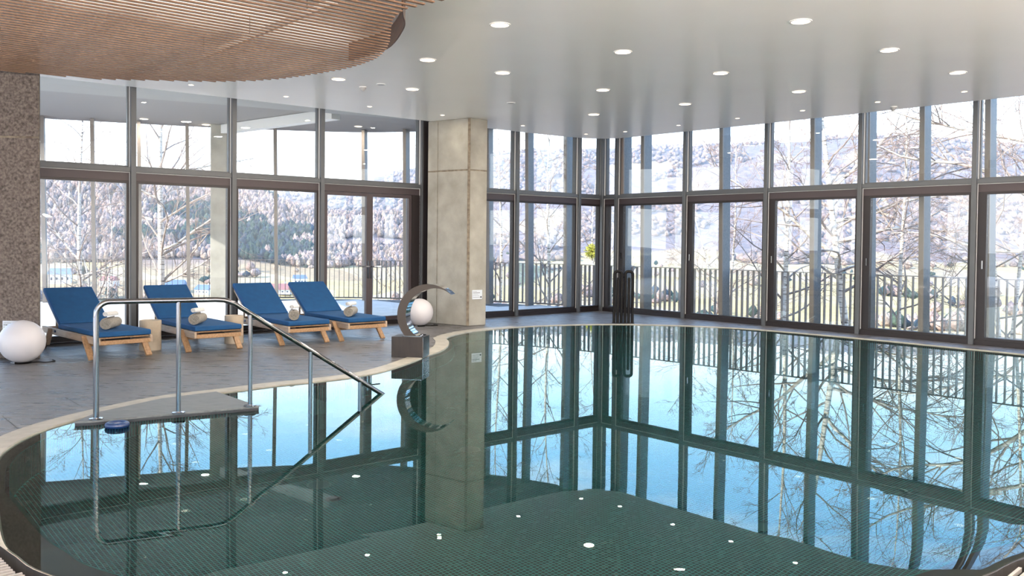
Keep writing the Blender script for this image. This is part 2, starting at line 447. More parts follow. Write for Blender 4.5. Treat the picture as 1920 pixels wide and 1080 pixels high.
tile_mesh(qd, 'floor_mosaic', tint(len(X)), pool)
n = len(WALLP); T = np.roll(WALLP, -1, 0) - WALLP; IN = P0(offset(WALLP, -.002)); rows = int(.96 / TS); Q = []
Tn = T / np.linalg.norm(T, axis=1)[:, None]
A = IN + Tn * .002; B = IN + Tn * (TS * .88)
for r_ in range(rows):
    z0 = .97 - r_ * TS; z1 = z0 - TS * .87
    Q.append(np.stack([np.c_[A, np.full(n, z0)], np.c_[B, np.full(n, z0)], np.c_[B, np.full(n, z1)], np.c_[A, np.full(n, z1)]], 1))
Q = np.concatenate(Q); tile_mesh(Q, 'wall_mosaic', tint(len(Q)) * .9, pool)
# water, with its rounded overflow at the near rim
wl = [(-.34, 0), (-.20, 0), (-.15, -.0004), (-.11, -.0010), (-.07, -.0020), (-.035, -.0032), (0, -.0048), (.008, -.009)]
n = len(POOL); mb = MB(); rings = []
for d, z in wl:
    dd = d * near + (1 - near) * min(d * .3, .0); P_ = offset(POOL, dd); wx = near * np.clip((POOL[:, 0] - .6) / 1.0, 0, 1); rings.append(np.c_[P_, ZW + (z + .004) * wx - .004 * (near - wx)])
V_ = np.concatenate(rings)
fs = [(r_ * n + i, (r_ + 1) * n + i, (r_ + 1) * n + (i + 1) % n, r_ * n + (i + 1) % n) for r_ in range(len(wl) - 1) for i in range(n)]
x, y = POOL.T; ccw = np.sum(x * np.roll(y, -1) - np.roll(x, -1) * y) > 0
if not ccw: fs = [f[::-1] for f in fs]
tri = tessellate_polygon([[Vector((a, b, 0)) for a, b in rings[0][:, :2]]])
tt = []
for a, b, c in tri:
    va, vb, vc = V_[a], V_[b], V_[c]
    cr = (vb[0] - va[0]) * (vc[1] - va[1]) - (vb[1] - va[1]) * (vc[0] - va[0])
    tt.append((a, b, c) if cr > 0 else (c, b, a))
mb.add(V_, [tuple(f) for f in fs] + tt)
water = mb.build('pool_water', M_water, None, smooth='all', fix=False, label='still pool water mirroring the glass walls and the sky', cat='water', kind='stuff')
# underwater lamps and drain
def floor_disc(loc, r, label, nrm=None):
    t = empty('pool_light', loc, 0, label, 'pool light', 'round lights under the water')
    MB().lathe([(0, .012), (r * .8, .012), (r, .008), (r * 1.02, 0)], 28).build('lens', mat('lamp_glass', (.02, .07, .07), .3), t, smooth=True)
    MB().lathe([(r * 1.02, 0), (r * 1.02, .014), (r * 1.16, .012), (r * 1.16, 0)], 28).build('bezel', mat('bezel', (.035, .10, .10), .3), t, smooth=True)
    return t
floor_disc((-.33, 7.07, -1.147), .075, 'round underwater light nearest the concrete column reflection')
floor_disc((-1.36, 6.12, -1.147), .075, 'round underwater light left of the pool centre')
floor_disc((1.59, 5.41, -1.147), .075, 'round underwater light right of the pool centre')
wl_ = floor_disc((-3.40, 5.93, -.48), .10, 'round lamp set in the pool wall below the left edge'); wl_.rotation_euler = (0, R(90), R(-4))
dr = empty('floor_drain', (-1.2, 5.85, -1.147), 0, 'small dark inlet fitting on the mosaic pool floor', 'drain')
MB().lathe([(0, .03), (.03, .03), (.035, .02), (.04, 0)], 16).build('cap', M_gutter, dr, smooth=True)
MB().lathe([(.04, .0), (.045, .006), (.055, .0)], 16).build('flange', M_dark, dr, smooth=True)

# overflow gutter and its grate along the near rim
gm = near > .02
idx = [i for i in range(n) if gm[i]]
gout = offset(POOL, .10 + .60 * near); gin = offset(POOL, cw + .002)
grate = empty('overflow_grate', (0, 3.0, -.01), 0, 'slatted overflow grate along the near pool rim', 'grate')
mb = MB()
for a, b in zip(idx, idx[1:]):
    if b != a + 1: continue
    mb.add([(gin[a][0], gin[a][1] - 3, -.09), (gin[b][0], gin[b][1] - 3, -.09), (gout[b][0], gout[b][1] - 3, -.09), (gout[a][0], gout[a][1] - 3, -.09)], [(0, 1, 2, 3)])
mb.build('gutter_bed', M_gutter, grate, fix=False)
du = Vector((math.cos(R(44)), math.sin(R(44)), 0)); dv = Vector((-du.y, du.x, 0))
inA = offset(POOL, .06); outB = offset(POOL, .08 + .58 * near)
nb = 0
for kk in range(-80, 120):
    w = kk * .036
    s = np.arange(-5, 5.5, .02); X = du.x * s + dv.x * w; Y = 3.6 + du.y * s + dv.y * w
    ok = (~inside(inA, X, Y)) & inside(outB, X, Y) & (Y < 4.75) & (np.abs(X) < 3.6) & (np.abs(X) > .9)
    i0 = None
    for i, o_ in enumerate(list(ok) + [False]):
        if o_ and i0 is None: i0 = i
        if not o_ and i0 is not None:
            if i - i0 > 3 and nb < 290:
                a = (du.x * s[i0] + dv.x * w, .6 + du.y * s[i0] + dv.y * w, -.008); b = (du.x * s[i - 1] + dv.x * w, .6 + du.y * s[i - 1] + dv.y * w, -.008)
                MB().bar(a, b, .014, .02).build('slat', M_grate, grate, fix=False); nb += 1
            i0 = None

# ------------------------------------------------------------------ ceiling
ce = [(-6.16, 11.31), (-3.9, 13.13), (-1.51, 15.12), (-.45, 16.02), (.6, 16.85), (1.04, 17.16), (1.37, 17.35), (1.62, 17.42), (1.85, 17.42), (2.11, 17.33), (2.35, 17.12), (2.83, 16.6), (3.51, 15.9), (4.41, 14.96), (5.17, 14.1), (7.06, 11.97)]
dl = (Vector((-3.9, 13.13)) - Vector((-6.16, 11.31))).normalized(); drr = (Vector((7.06, 11.97)) - Vector((4.41, 14.96))).normalized()
A_ = Vector((-6.16, 11.31)) - dl * 4.4; B_ = Vector((7.06, 11.97)) + drr * 6.5
cpoly = [tuple(A_)] + ce + [tuple(B_), (13.4, 5.5), (13.4, -5.9), (-11.9, -5.9), (-11.9, 6.5)]
MB().prism(cpoly, ZC, ZC + .14).build('ceiling', M_ceil, kind='structure')
rp = [tuple(WL(0, .25)[:2]), tuple(WR(0, .25)[:2]), tuple(WR(14, .25)[:2]), (14, 5.5), (14, -6.3), (-12.5, -6.3), (-12.5, 6.5), tuple(WL(14.5, .25)[:2])]
MB().prism(rp, ZT, ZT + .35).build('ceiling_roof', M_wall, kind='structure')
# unseen pillars and walls behind the camera, rear and left kept open for daylight
for i_, x_ in enumerate((-12, -5.5, .8, 7, 13.3)): MB().box((x_, -6.15, 1.97), (.5, .3, 3.96)).build('trim_%d' % (4 + i_), M_wall, kind='structure')
for i_, y_ in enumerate((-2.0, 2.2)): MB().box((-12.1, y_, 1.97), (.3, .4, 3.96)).build('trim_%d' % (10 + i_), M_wall, kind='structure')
MB().prism([(-24, 5.8), (-24, -20), (20, -20), (20, -6.2), (-12.2, -6.2), (-12.2, 5.8)], -.3, -.02).build('floor_bounce_terrace', M_terr, kind='structure')  # unseen pale terrace added to bounce sunlight onto the ceiling
MB().box((13.6, .2, 1.97), (.2, 12.6, 3.96)).build('wall_side_right', M_wall, kind='structure')
a, b = WL(14.2), Vector((-12.1, 6.5, 0)); MB().bar((a.x, a.y, 1.97), (b.x, b.y, 1.97), .2, 3.96).build('wall_infill_left', M_wall, kind='structure')
a, b = WR(13.5), Vector((13.6, 6.5, 0)); MB().bar((a.x, a.y, 1.97), (b.x, b.y, 1.97), .2, 3.96).build('wall_infill_right', M_wall, kind='structure')

# ------------------------------------------------------------------ glass walls, bay by bay
wn = [0]
def bay(side, t0, t1, door=False, lock=False, panes=True):
    wn[0] += 1
    ang = AL if side == 'L' else AR; s = -1 if side == 'L' else 1
    base = WL(t0) if side == 'L' else WR(t0)
    w = empty('door_1' if door else 'window_%d' % wn[0], base, ang, kind='structure')
    L = t1 - t0; y = lambda o: s * o
    def bx(mb, x0, x1, o0, o1, z0, z1): mb.box(((x0 + x1) / 2, y((o0 + o1) / 2), (z0 + z1) / 2), (x1 - x0, abs(o1 - o0), z1 - z0)); return mb
    mu = bx(MB(), -.035, .035, -.11, .10, 0, ZT).build('mullion', M_frame, w, bevel=.003, segs=1)
    bx(MB(), .036, .044, -.06, -.03, .09, ZT).build('seal', M_seal, mu)
    bx(MB(), .035, L - .035, -.09, .09, 2.375, 2.44).build('transom', M_frame, w, bevel=.002, segs=1)
    tr = bx(MB(), .035, L - .035, -.05, .09, 2.25, 2.362).build('head_rail', M_sashrail, w, bevel=.002, segs=1)
    bx(MB(), .035, L - .035, -.045, .0, 2.363, 2.374).build('seal', M_seal, tr)
    bx(MB(), .035, L - .035, -.07, .09, 0.0, .075).build('sill', M_dark, w, bevel=.002, segs=1)
    uf = MB(); bx(uf, .035, .06, -.03, .03, 2.44, ZC + .2); bx(uf, L - .06, L - .035, -.03, .03, 2.44, ZC + .2); bx(uf, .06, L - .06, -.03, .03, 2.44, 2.462)
    uf.build('glazing_bead', M_frame, w)
    bx(MB(), .055, L - .055, .0, .012, 2.46, ZT).build('upper_pane', M_glass, w, label='upper glass pane')
    if not door:
        sf = MB(); sw = .05
        left = .13 if (side == 'R') else .045
        bx(sf, .035, .035 + left, -.05, .03, .075, 2.25); bx(sf, L - .035 - sw, L - .035, -.05, .03, .075, 2.25)
        bx(sf, .035 + left, L - .085, -.05, .03, .075, .115); bx(sf, .035 + left, L - .085, -.05, .03, 2.215, 2.25)
        sa = sf.build('sash', M_dark, w)
        bx(MB(), .035 + left, L - .085, -.012, .0, .112, 2.218).build('lower_pane', M_glass, w, label='lower glass pane')
        if lock:
            bx(MB(), .035 + left * .62, .035 + left * .62 + .02, -.075, -.05, 1.12, 1.24).build('handle', M_steel, sa, label='steel sash handle')
    else:
        bx(MB(), .035, .20, -.06, .05, .0, 2.25).build('jamb', M_dark, w)
        bx(MB(), L - .06, L - .035, -.06, .05, .0, 2.25).build('jamb', M_dark, w)
        m0 = 1.05
        for (a, b, sd) in ((.20, m0, 1), (m0, L - .06, -1)):
            lf = MB(); fw = .06
            bx(lf, a, a + fw, -.045, .02, .08, 2.245); bx(lf, b - fw, b, -.045, .02, .08, 2.245)
            bx(lf, a + fw, b - fw, -.045, .02, .08, .14); bx(lf, a + fw, b - fw, -.045, .02, 2.19, 2.245)
            d = lf.build('door_leaf', M_sashrail, w, bevel=.002, segs=1)
            bx(MB(), a + fw - .01, b - fw + .01, -.02, -.008, .13, 2.2).build('pane', M_glass, d, label='door glass pane')
            hx = (b - fw / 2) if sd > 0 else (a + fw / 2)
            hd = MB(); hd.tube([(hx, y(-.05), 1.0), (hx, y(-.10), 1.0), (hx - sd * .02, y(-.115), 1.0), (hx - sd * .15, y(-.115), 1.0)], .011, 8)
            bx(hd, hx - .017, hx + .017, -.056, -.046, .80, 1.10)
            hd.build('lever_handle', M_steel, d, smooth=True, label='steel lever handle with long plate')
    return w
bay('L', .035, .74); bay('L', .74, 2.43); bay('L', 2.43, 4.55)
bay('L', 4.65, 6.62, door=True)
bay('L', 6.62, 8.10); bay('L', 8.10, 9.56); bay('L', 9.56, 11.1); bay('L', 11.1, 12.6); bay('L', 12.6, 14.2)
bay('R', .10, .50); bay('R', .50, 2.25, lock=True); bay('R', 2.25, 4.03, lock=True); bay('R', 4.03, 5.76, lock=True); bay('R', 5.76, 7.51, lock=True)
bay('R', 7.51, 9.3, lock=True); bay('R', 9.3, 11.05, lock=True); bay('R', 11.05, 12.8, lock=True)
o = MB().box((C0.x, C0.y, ZT / 2), (.11, .11, ZT), rz=AL).build('trim_1', M_dark, kind='structure')
p = WL(4.6); MB().box((p.x, p.y, ZT / 2), (.11, .24, ZT), rz=AL).build('trim_2', M_dark, kind='structure', bevel=.003)

# ------------------------------------------------------------------ terrace outside
RAILP = [(-16, 16.5), (-13.2, 18.2), (-10.3, 19.4), (-7.06, 20.6), (-4.43, 21.15), (-3.01, 21.1), (-.56, 20.39), (1.0, 19.6), (1.9, 18.9), (2.6, 18.2), (4.65, 16.2), (7.2, 13.55), (9.4, 11.1), (11.4, 8.9)]
RS = resample(spline(RAILP, 8, closed=False), .117, closed=False)
def off_open(P, d):
    t = np.gradient(P, axis=0); t /= np.linalg.norm(t, axis=1)[:, None]; return P + np.c_[-t[:, 1], t[:, 0]] * d
RO = off_open(RS, .16)
tp = [tuple(WL(14.2, .06)[:2]), tuple(WL(0, .06)[:2]), tuple(WR(13.5, .06)[:2])] + [tuple(p) for p in RO[::-4]]
terr = MB().prism(tp, -.35, -.02).build('floor_terrace', M_joint, kind='structure')
tme = MB().box((.6, -.3, -.01), (1.19, .59, .02)).mesh('slab', M_terr, bevel=.003, segs=1)
inP = offset(np.array(tp), -.02)
for i in range(-2, 16):
    for j in range(0, 18):
        cs = [WL(i * 1.2 + a * 1.2, .15 + (j + b) * .6) for a in (0, 1) for b in (0, 1)]
        if inside(inP, [c.x for c in cs], [c.y for c in cs]).all():
            p = WL(i * 1.2, .15 + (j + 1) * .6); inst('slab', tme, terr, (p.x, p.y, 0), AL) if False else None
            q = WL(i * 1.2, .15 + j * .6)
            o = inst('slab', tme, terr, (q.x, q.y, .0), AL)
            o.location = (q.x + nL.x * .6, q.y + nL.y * .6, .0) if False else (q.x, q.y, 0)
# roof over the left terrace
sidx = [i for i, p in enumerate(RS) if p[0] < 1.35]
sp = [tuple(p) for p in off_open(RS, .12)[sidx][::4]]
soff_poly = [tuple(WL(12.7, .26)[:2]), tuple(WL(-.25, .26)[:2])] + [(1.45, 19.15)] + [p for p in sp[::-1] if p[0] > -11.3] + [(-11.6, 18.7), (-8.9, 11.6)]
MB().prism(soff_poly, 4.10, 4.38).build('ceiling_terrace', M_soff, kind='structure')
q = [WL(12.6, .27), WL(.4, .27), WL(.4, 1.6), WL(12.6, 4.4)]
MB().prism([tuple(v[:2]) for v in q], 3.96, 4.09).build('ceiling_terrace_band', M_soffl, kind='structure')
a, b = Vector((-6.9, 20.3, 3.99)), Vector((-3.6, 17.55, 3.99))
MB().bar(a, b, .22, .2).build('trim_3', M_beam, kind='structure')
MB().box((-6.86, 20.22, 2.05), (.36, .36, 4.1), rz=R(12)).build('terrace_column', M_conc, bevel=.015, label='pale square concrete column outside on the terrace', cat='column')
# fins
fins = [(-10.46, 19.34), (-9.52, 19.69), (-8.61, 20.03), (-7.63, 20.39), (-5.69, 20.89), (-3.58, 21.12), (-2.54, 20.96), (-.51, 20.37), (.42, 19.89), (1.28, 19.38), (2.44, 18.36), (2.81, 17.99), (4.13, 16.71), (5.43, 15.39), (6.11, 14.68), (6.73, 14.04), (7.40, 13.33), (8.25, 12.4), (9.1, 11.45)]
fin_lab = ['slim facade fin outside beside the left concrete column', 'slim facade fin outside, behind the birch at the far left', 'slim facade fin just left of the thick birch trunk', 'slim facade fin between thick birch and terrace column',
           'slim facade fin behind the second glass bay from the double door', 'slim facade fin behind the double glass door handles', 'slim facade fin behind the right door leaf', 'facade fin showing just right of the large concrete column',
           'facade fin in the first glass bay right of the concrete column', 'facade fin left of the glass corner post', 'leaning facade fin directly right of the glass corner', 'leaning facade fin right of the black radiator',
           'facade fin in the second full bay right of the corner', 'facade fin in the third full bay right of the corner', 'facade fin hugging the right side of a mullion in the fourth bay', 'facade fin in the middle of the wide fourth bay',
           'facade fin nearest the right edge of the view', 'facade fin beyond the right edge of the view', 'last facade fin beyond the right edge of the view']
for k_, (x, y) in enumerate(fins):
    i = int(np.argmin(np.hypot(RS[:, 0] - x, RS[:, 1] - y))); t = RS[min(i + 2, len(RS) - 1)] - RS[max(i - 2, 0)]; an = math.atan2(t[1], t[0])
    onr = x < 1.35; H = 4.09 if onr else 3.94; dd_ = math.hypot(x, y); x, y = x * (1 - .3 / dd_), y * (1 - .3 / dd_)
    e = empty('facade_fin', (x, y, 0), an, fin_lab[k_], 'fin', 'upright metal fins outside the glass')
    ln = .012 * H
    mb = MB()
    for (x0, x1, y0, y1, nm, mt) in ((-.03, .03, -.14, .14, 'blade', M_fin), (-.038, .038, -.155, -.12, 'edge_strip', M_rail)):
        mb = MB(); mb.add([(x0, y0, 0), (x1, y0, 0), (x1, y1, 0), (x0, y1, 0), (x0 - ln, y0, H), (x1 - ln, y0, H), (x1 - ln, y1, H), (x0 - ln, y1, H)],
                          [(0, 3, 2, 1), (4, 5, 6, 7), (0, 1, 5, 4), (1, 2, 6, 5), (2, 3, 7, 6), (3, 0, 4, 7)]).build(nm, mt, e)
# railings
bal = MB().box((0, 0, .49), (.010, .075, .90)).mesh('baluster', M_rail)
for nm, sel, lab in (('terrace_railing', [i for i, p in enumerate(RS) if p[0] <= 1.5], 'curved metal railing around the open left terrace'), ('terrace_fence', [i for i, p in enumerate(RS) if p[0] > 1.5], 'flat bar metal fence close outside the right glass wall')):
    c = RS[sel[len(sel) // 2]]; e = empty(nm, (c[0], c[1], 0), 0, lab, 'railing')
    pts = [(RS[i][0] - c[0], RS[i][1] - c[1]) for i in sel]
    for z, hh, n_ in ((.95, .012, 'top_rail'), (.035, .03, 'bottom_rail')):
        mb = MB()
        st = pts[::3] + [pts[-1]]
        for a, b in zip(st, st[1:]): mb.bar((a[0], a[1], z), (b[0], b[1], z), .08, hh)
        mb.build(n_, M_rail, e)
    for i in sel:
        t = RS[min(i + 1, len(RS) - 1)] - RS[max(i - 1, 0)]
        inst('baluster', bal, e, (RS[i][0] - c[0], RS[i][1] - c[1], 0), math.atan2(t[1], t[0]))

# ------------------------------------------------------------------ concrete columns
def column(name, pts, z1, m, label, cut=2.66):
    cx = sum(p[0] for p in pts) / len(pts); cy = sum(p[1] for p in pts) / len(pts)
    e = empty(name, (cx, cy, 0), 0, label, 'column')
    L = [(x - cx, y - cy) for x, y in pts]
    MB().prism(L, 0, cut - .004).build('lower_pour', m, e, bevel=.012, segs=1)
    MB().prism(L, cut + .004, z1).build('upper_pour', m, e, bevel=.012, segs=1)
    MB().prism([(x * .985, y * .985) for x, y in L], .01, z1 - .01).build('joint', M_conc_dk, e)
    return e
cm = column('concrete_column', [(-.75, 14.66), (-.44, 14.9), (-1.13, 15.52), (-1.50, 15.20)], ZC, M_conc, 'large pale concrete column between the two glass walls')
MB().box((-.75 + .955 - .0, 14.66 - 15.07, 1.77), (.03, .03, 3.5), rz=R(40)).build('dark_arris', M_conc_dk, cm) if False else None
mb = MB(); mb.bar((-.75 + .955 + .005, 14.66 - 15.07 - .004, .01), (-.75 + .955 + .005, 14.66 - 15.07 - .004, 3.53), .045, .03, up=(0, 1, 0)); mb.build('dark_concrete_strip', M_conc_dk, cm, label='dark corner edge')
column('concrete_column', [(-6.05, 10.16), (-5.585, 10.20), (-5.86, 10.72), (-6.33, 10.68)], ZC, M_conc_b, 'brown rough concrete column at the left edge', cut=2.62)
mb = MB(); _a = Vector((-.75 + .955 - .004, 14.66 - 15.07, 0)).lerp(Vector((-1.50 + .955, 15.20 - 15.07, 0)), .74) + Vector((-.0045, -.006, 0)); mb.bar((_a.x, _a.y, .02), (_a.x, _a.y, 3.52), .006, .006, up=(0, 1, 0)); mb.build('board_mark', M_conc_dk, cm)
# plaques
def plaque(loc, rz, label, w=.21, h=.16):
    e = empty('notice_plaque', loc, rz, label, 'sign')
    MB().box((0, 0, 0), (w, .008, h)).build('plate', M_sign, e, bevel=.002, segs=1)
    mb = MB()
    rows_ = [(.055, .30, -.25, .004), (.032, .55, -.12, .009), (.006, .38, -.22, .003), (-.018, .5, -.15, .003), (-.045, .62, -.05, .004)]
    rr = random.Random(3)
    for z, fr, cxx, th in rows_:
        x = -w * .43
        while x < -w * .43 + w * fr * 1.25:
            lw = rr.uniform(.006, .018); mb.box((x + lw / 2, -.0055, z * h / .16), (lw, .003, th)); x += lw + .005
    mb.box((w * .37, -.0055, -.042), (.025, .003, .025))
    mb.build('printing', M_ink, e)
fr = Vector((.31, .24, 0)).normalized(); ang = math.atan2(fr.y, fr.x)
plaque((-.587 - .0, 14.775, .545), ang, 'small white notice on the narrow side of the large column')
e_ = bpy.data.objects['notice_plaque']; e_.location = (Vector((-.595, 14.78, .535)) + Vector((fr.y, -fr.x, 0)) * .006)
plaque((-5.89, 10.155, .375), R(2.5), 'small white notice on the left column behind the globe')

# ------------------------------------------------------------------ slatted canopy
can = [(-.40, 6.55), (-.56, 6.75), (-.71, 6.86), (-.91, 7.05), (-1.03, 7.33), (-1.10, 7.7), (-1.16, 8.1), (-1.22, 8.37), (-1.3, 8.63), (-1.39, 8.86), (-1.53, 9.1), (-1.71, 9.33), (-1.89, 9.51), (-2.18, 9.74), (-2.63, 10.05), (-3.05, 10.24), (-3.56, 10.33), (-4.1, 10.30),
       (-4.9, 10.25), (-6.2, 9.6), (-7.2, 8.2), (-7.0, 6.5), (-5.8, 5.0), (-3.8, 4.2), (-1.8, 4.3), (-.5, 5.2), (-.2, 6.0)]
CAN = np.array(can)
cano = empty('slatted_canopy', (-3.5, 7.5, 3.3), 0, 'curved hanging canopy of parallel brown wooden slats under the white ceiling', 'canopy')
cc = Vector((-3.5, 7.5, 0)); spc = .0995
vals = [(Vector((x, y, 0)) - cc).dot(nL) for x, y in can]; k0 = math.floor(min(vals) / spc); k1 = math.ceil(max(vals) / spc)
for kq in range(k0, k1 + 1):
    o_ = kq * spc; s = np.arange(-7, 7, .01); X = cc.x + nL.x * o_ + eL.x * s; Y = cc.y + nL.y * o_ + eL.y * s
    ok = inside(CAN, X, Y)
    if ok.sum() < 12: continue
    i0 = np.argmax(ok); i1 = len(ok) - 1 - np.argmax(ok[::-1])
    me = MB().bar((s[i0], 0, 0), (s[i1], 0, 0), .034, .011).mesh('slat', M_wood_slat)
    o = inst('slat', me, cano, (nL.x * o_, nL.y * o_, .018), AL)
fp = resample(spline([(-.90, 6.95), (-.94, 7.3), (-.965, 7.63), (-1.04, 7.95), (-1.15, 8.32), (-1.28, 8.63), (-1.5, 8.92), (-1.75, 9.2)], 6, closed=False), .05, closed=False)
mb = MB()
for a, b in zip(fp, fp[1:]): mb.bar((a[0] + 3.5, a[1] - 7.5, .14), (b[0] + 3.5, b[1] - 7.5, .14), .012, .19)
mb.build('side_panel', M_fascia, cano, label='dark curved timber side panel')
for s_ in (-1.2, 1.2, 3.0):
    a = eL * s_ + nL * (-2.6); b = eL * s_ + nL * 2.6
    if s_ == -1.2: b = eL * s_ + nL * 1.5
    a = eL * s_ + nL * (-1.8)
    cr = MB().bar((a.x, a.y, .05), (b.x, b.y, .05), .03, .05).build('carrier_bar', M_wall, cano)
    for u in (.15, .5, .85):
        p = a.lerp(b, u); MB().tube([(p.x, p.y, .07), (p.x, p.y, .24)], .004, 6).build('hanger', M_steel, cr)

# unseen area lights added above the canopy to brighten ceiling and slat gaps
for s_ in (-1.0, .2, 1.3, 2.4, 3.6):
    ld = bpy.data.lights.new('added_strip', 'AREA'); ld.shape = 'RECTANGLE'; ld.size = 3.0; ld.size_y = .9; ld.energy = 8; ld.color = (1, .93, .84)
    p = cc + eL * s_; o = bpy.data.objects.new('added_strip', ld); COL.objects.link(o); o.location = (p.x, p.y, 3.40); o.rotation_euler = (PI, 0, -AL - PI / 2)
# ------------------------------------------------------------------ recessed lights and detectors
big = [(-.14, 8.37, 'large round ceiling light nearest the camera, left of centre'), (2.68, 8.13, 'large round ceiling light nearest the top right'), (1.19, 9.5, 'large round ceiling light in the middle of the second row'),
       (4.01, 9.28, 'large round ceiling light in the second row on the right'), (-1.0, 10.02, 'large round ceiling light right of the canopy tip'), (-.14, 10.74, 'large round ceiling light above the concrete column, second from canopy'),
       (2.53, 10.62, 'large round ceiling light above the third bay right of the corner'), (5.34, 10.44, 'large round ceiling light furthest right'), (-2.28, 11.27, 'large round ceiling light beside the canopy slats, left of the detector'),
       (-1.4, 11.96, 'large round ceiling light above the door, right of the detectors'), (1.22, 11.87, 'large round ceiling light in the centre third row'), (3.89, 11.83, 'large round ceiling light in the third row at right'),
       (2.57, 12.99, 'large round ceiling light near the first full right bay'), (1.31, 14.14, 'large round ceiling light closest to the glass corner')]
small = [(.17, 15.56, 'tiny spotlight in the ceiling just right of the column top'), (1.4, 16.68, 'tiny spotlight closest to the glass corner, left one'), (2.1, 16.26, 'tiny spotlight closest to the glass corner, right one'), (2.92, 15.31, 'tiny spotlight above the first mullion right of the corner'),
         (3.72, 14.39, 'tiny spotlight above the second right bay'), (4.5, 13.49, 'tiny spotlight above the third right bay'), (5.3, 12.62, 'tiny spotlight left of the dome detector by the right glass'), (6.08, 11.7, 'tiny spotlight furthest right along the glass'),
         (-1.18, 14.38, 'tiny spotlight left of the large column top'), (-2.25, 13.54, 'tiny spotlight in the ceiling above the double door'), (-3.33, 12.67, 'tiny spotlight above the bay left of the door'), (-4.39, 11.79, 'tiny spotlight just beyond the canopy edge')]
def lamp_proto(r, nm):
    e = empty(nm, (0, 0, ZC), 0)
    MB().lathe([(r * 1.18, 0), (r * 1.16, -.006), (r * 1.0, -.008), (r * .97, -.001)], 28).build('trim_ring', M_ring, e, smooth=True)
    MB().lathe([(.0001, -.004), (r * .97, -.004)], 28).build('lens', M_lens, e)
    return e
def lamp_light(x, y, z, r, w):
    ld = bpy.data.lights.new('lamp', 'AREA'); ld.shape = 'DISK'; ld.size = 2 * r; ld.energy = w; ld.color = (1, .88, .72)
    o = bpy.data.objects.new('lamp', ld); COL.objects.link(o); o.location = (x, y, z - .012); return o
for lst, r, nm, g in ((big, .088, 'downlight', 'large round downlights in the ceiling'), (small, .036, 'spotlight', 'tiny spotlights along the ceiling edge')):
    pr = None
    for x, y, lab in lst:
        if pr is None: pr = o = lamp_proto(r, nm); lo = lamp_light(0, 0, 0, r * .9, 24 if r > .05 else 4); lo.parent = o
        else: o = copy_tree(pr)
        o.location = (x, y, ZC); tag(o, lab, 'ceiling light', g)
for (x, y), lab in (((-8.22, 19.26), 'lit round soffit light above the far left terrace'), ((-7.15, 20.14), 'lit round soffit light near the terrace column'), ((-3.61, 20.15), 'lit round soffit light outside above the double door')):
    o = copy_tree(bpy.data.objects['downlight']); o.location = (x, y, 4.095); tag(o, lab, 'ceiling light', 'lights in the terrace soffit')
for (x, y), lab in (((-2.06, 11.83), 'small white cone shaped detector near the canopy'), ((5.72, 13.04), 'small grey cone shaped detector by the right glass wall')):
    e = empty('smoke_detector', (x, y, ZC), 0, lab, 'detector')
    MB().lathe([(.0001, -.01), (.05, -.01), (.052, 0)], 20).build('base', M_white, e, smooth=True)
    MB().lathe([(.045, -.01), (.042, -.03), (.02, -.055), (.0001, -.062)], 20).build('head', mat('detector_grey', (.35, .35, .35), .5), e, smooth=True)
for (x, y), lab in (((-1.78, 11.62), 'flat white ring speaker in the ceiling between two detectors'), ((-.04, 13.06), 'flat grey disc in the ceiling above the large column')):
    e = empty('ceiling_speaker', (x, y, ZC), 0, lab, 'speaker')
    MB().lathe([(.0001, -.006), (.05, -.006)], 20).build('mesh_cover', mat('speaker_grey', (.5, .5, .5), .5), e)
    MB().lathe([(.05, -.006), (.062, -.008), (.066, 0)], 20).build('rim', M_white, e, smooth=True)

# ------------------------------------------------------------------ unseen torchieres added behind the camera to brighten the ceiling
for k_, (x, y) in enumerate(((-3.6, -.2), (-.2, -1.2), (3.6, .4), (7.0, 1.4), (9.8, 3.0))):
    e = empty('added_uplighter', (x, y, 0), 0, 'added unseen torchiere uplighter ' + ('standing furthest left on the rear deck', 'standing directly behind the viewpoint', 'standing just right of the viewpoint', 'standing right of the pool rim', 'standing furthest right on the rear deck')[k_], 'lamp', 'uplighters added out of view')
    MB().lathe([(.0001, .02), (.15, .02), (.16, 0)], 20).build('base', M_white, e, smooth=True)
    MB().tube([(0, 0, .02), (0, 0, 1.9)], .015, 10).build('pole', M_white, e, smooth=True)
    MB().lathe([(.02, 1.88), (.12, 1.93), (.20, 2.02), (.21, 2.05), (.19, 2.04), (.10, 1.95), (.0001, 1.93)], 24).build('bowl', M_white, e, smooth=True)
    ld = bpy.data.lights.new('lamp', 'AREA'); ld.shape = 'DISK'; ld.size = .34; ld.energy = 560; ld.color = (1, .86, .73)
    o = bpy.data.objects.new('lamp', ld); COL.objects.link(o); o.location = (0, 0, 2.06); o.rotation_euler = (PI - R(28), 0, R(-8 if x > 0 else 8)); o.parent = e
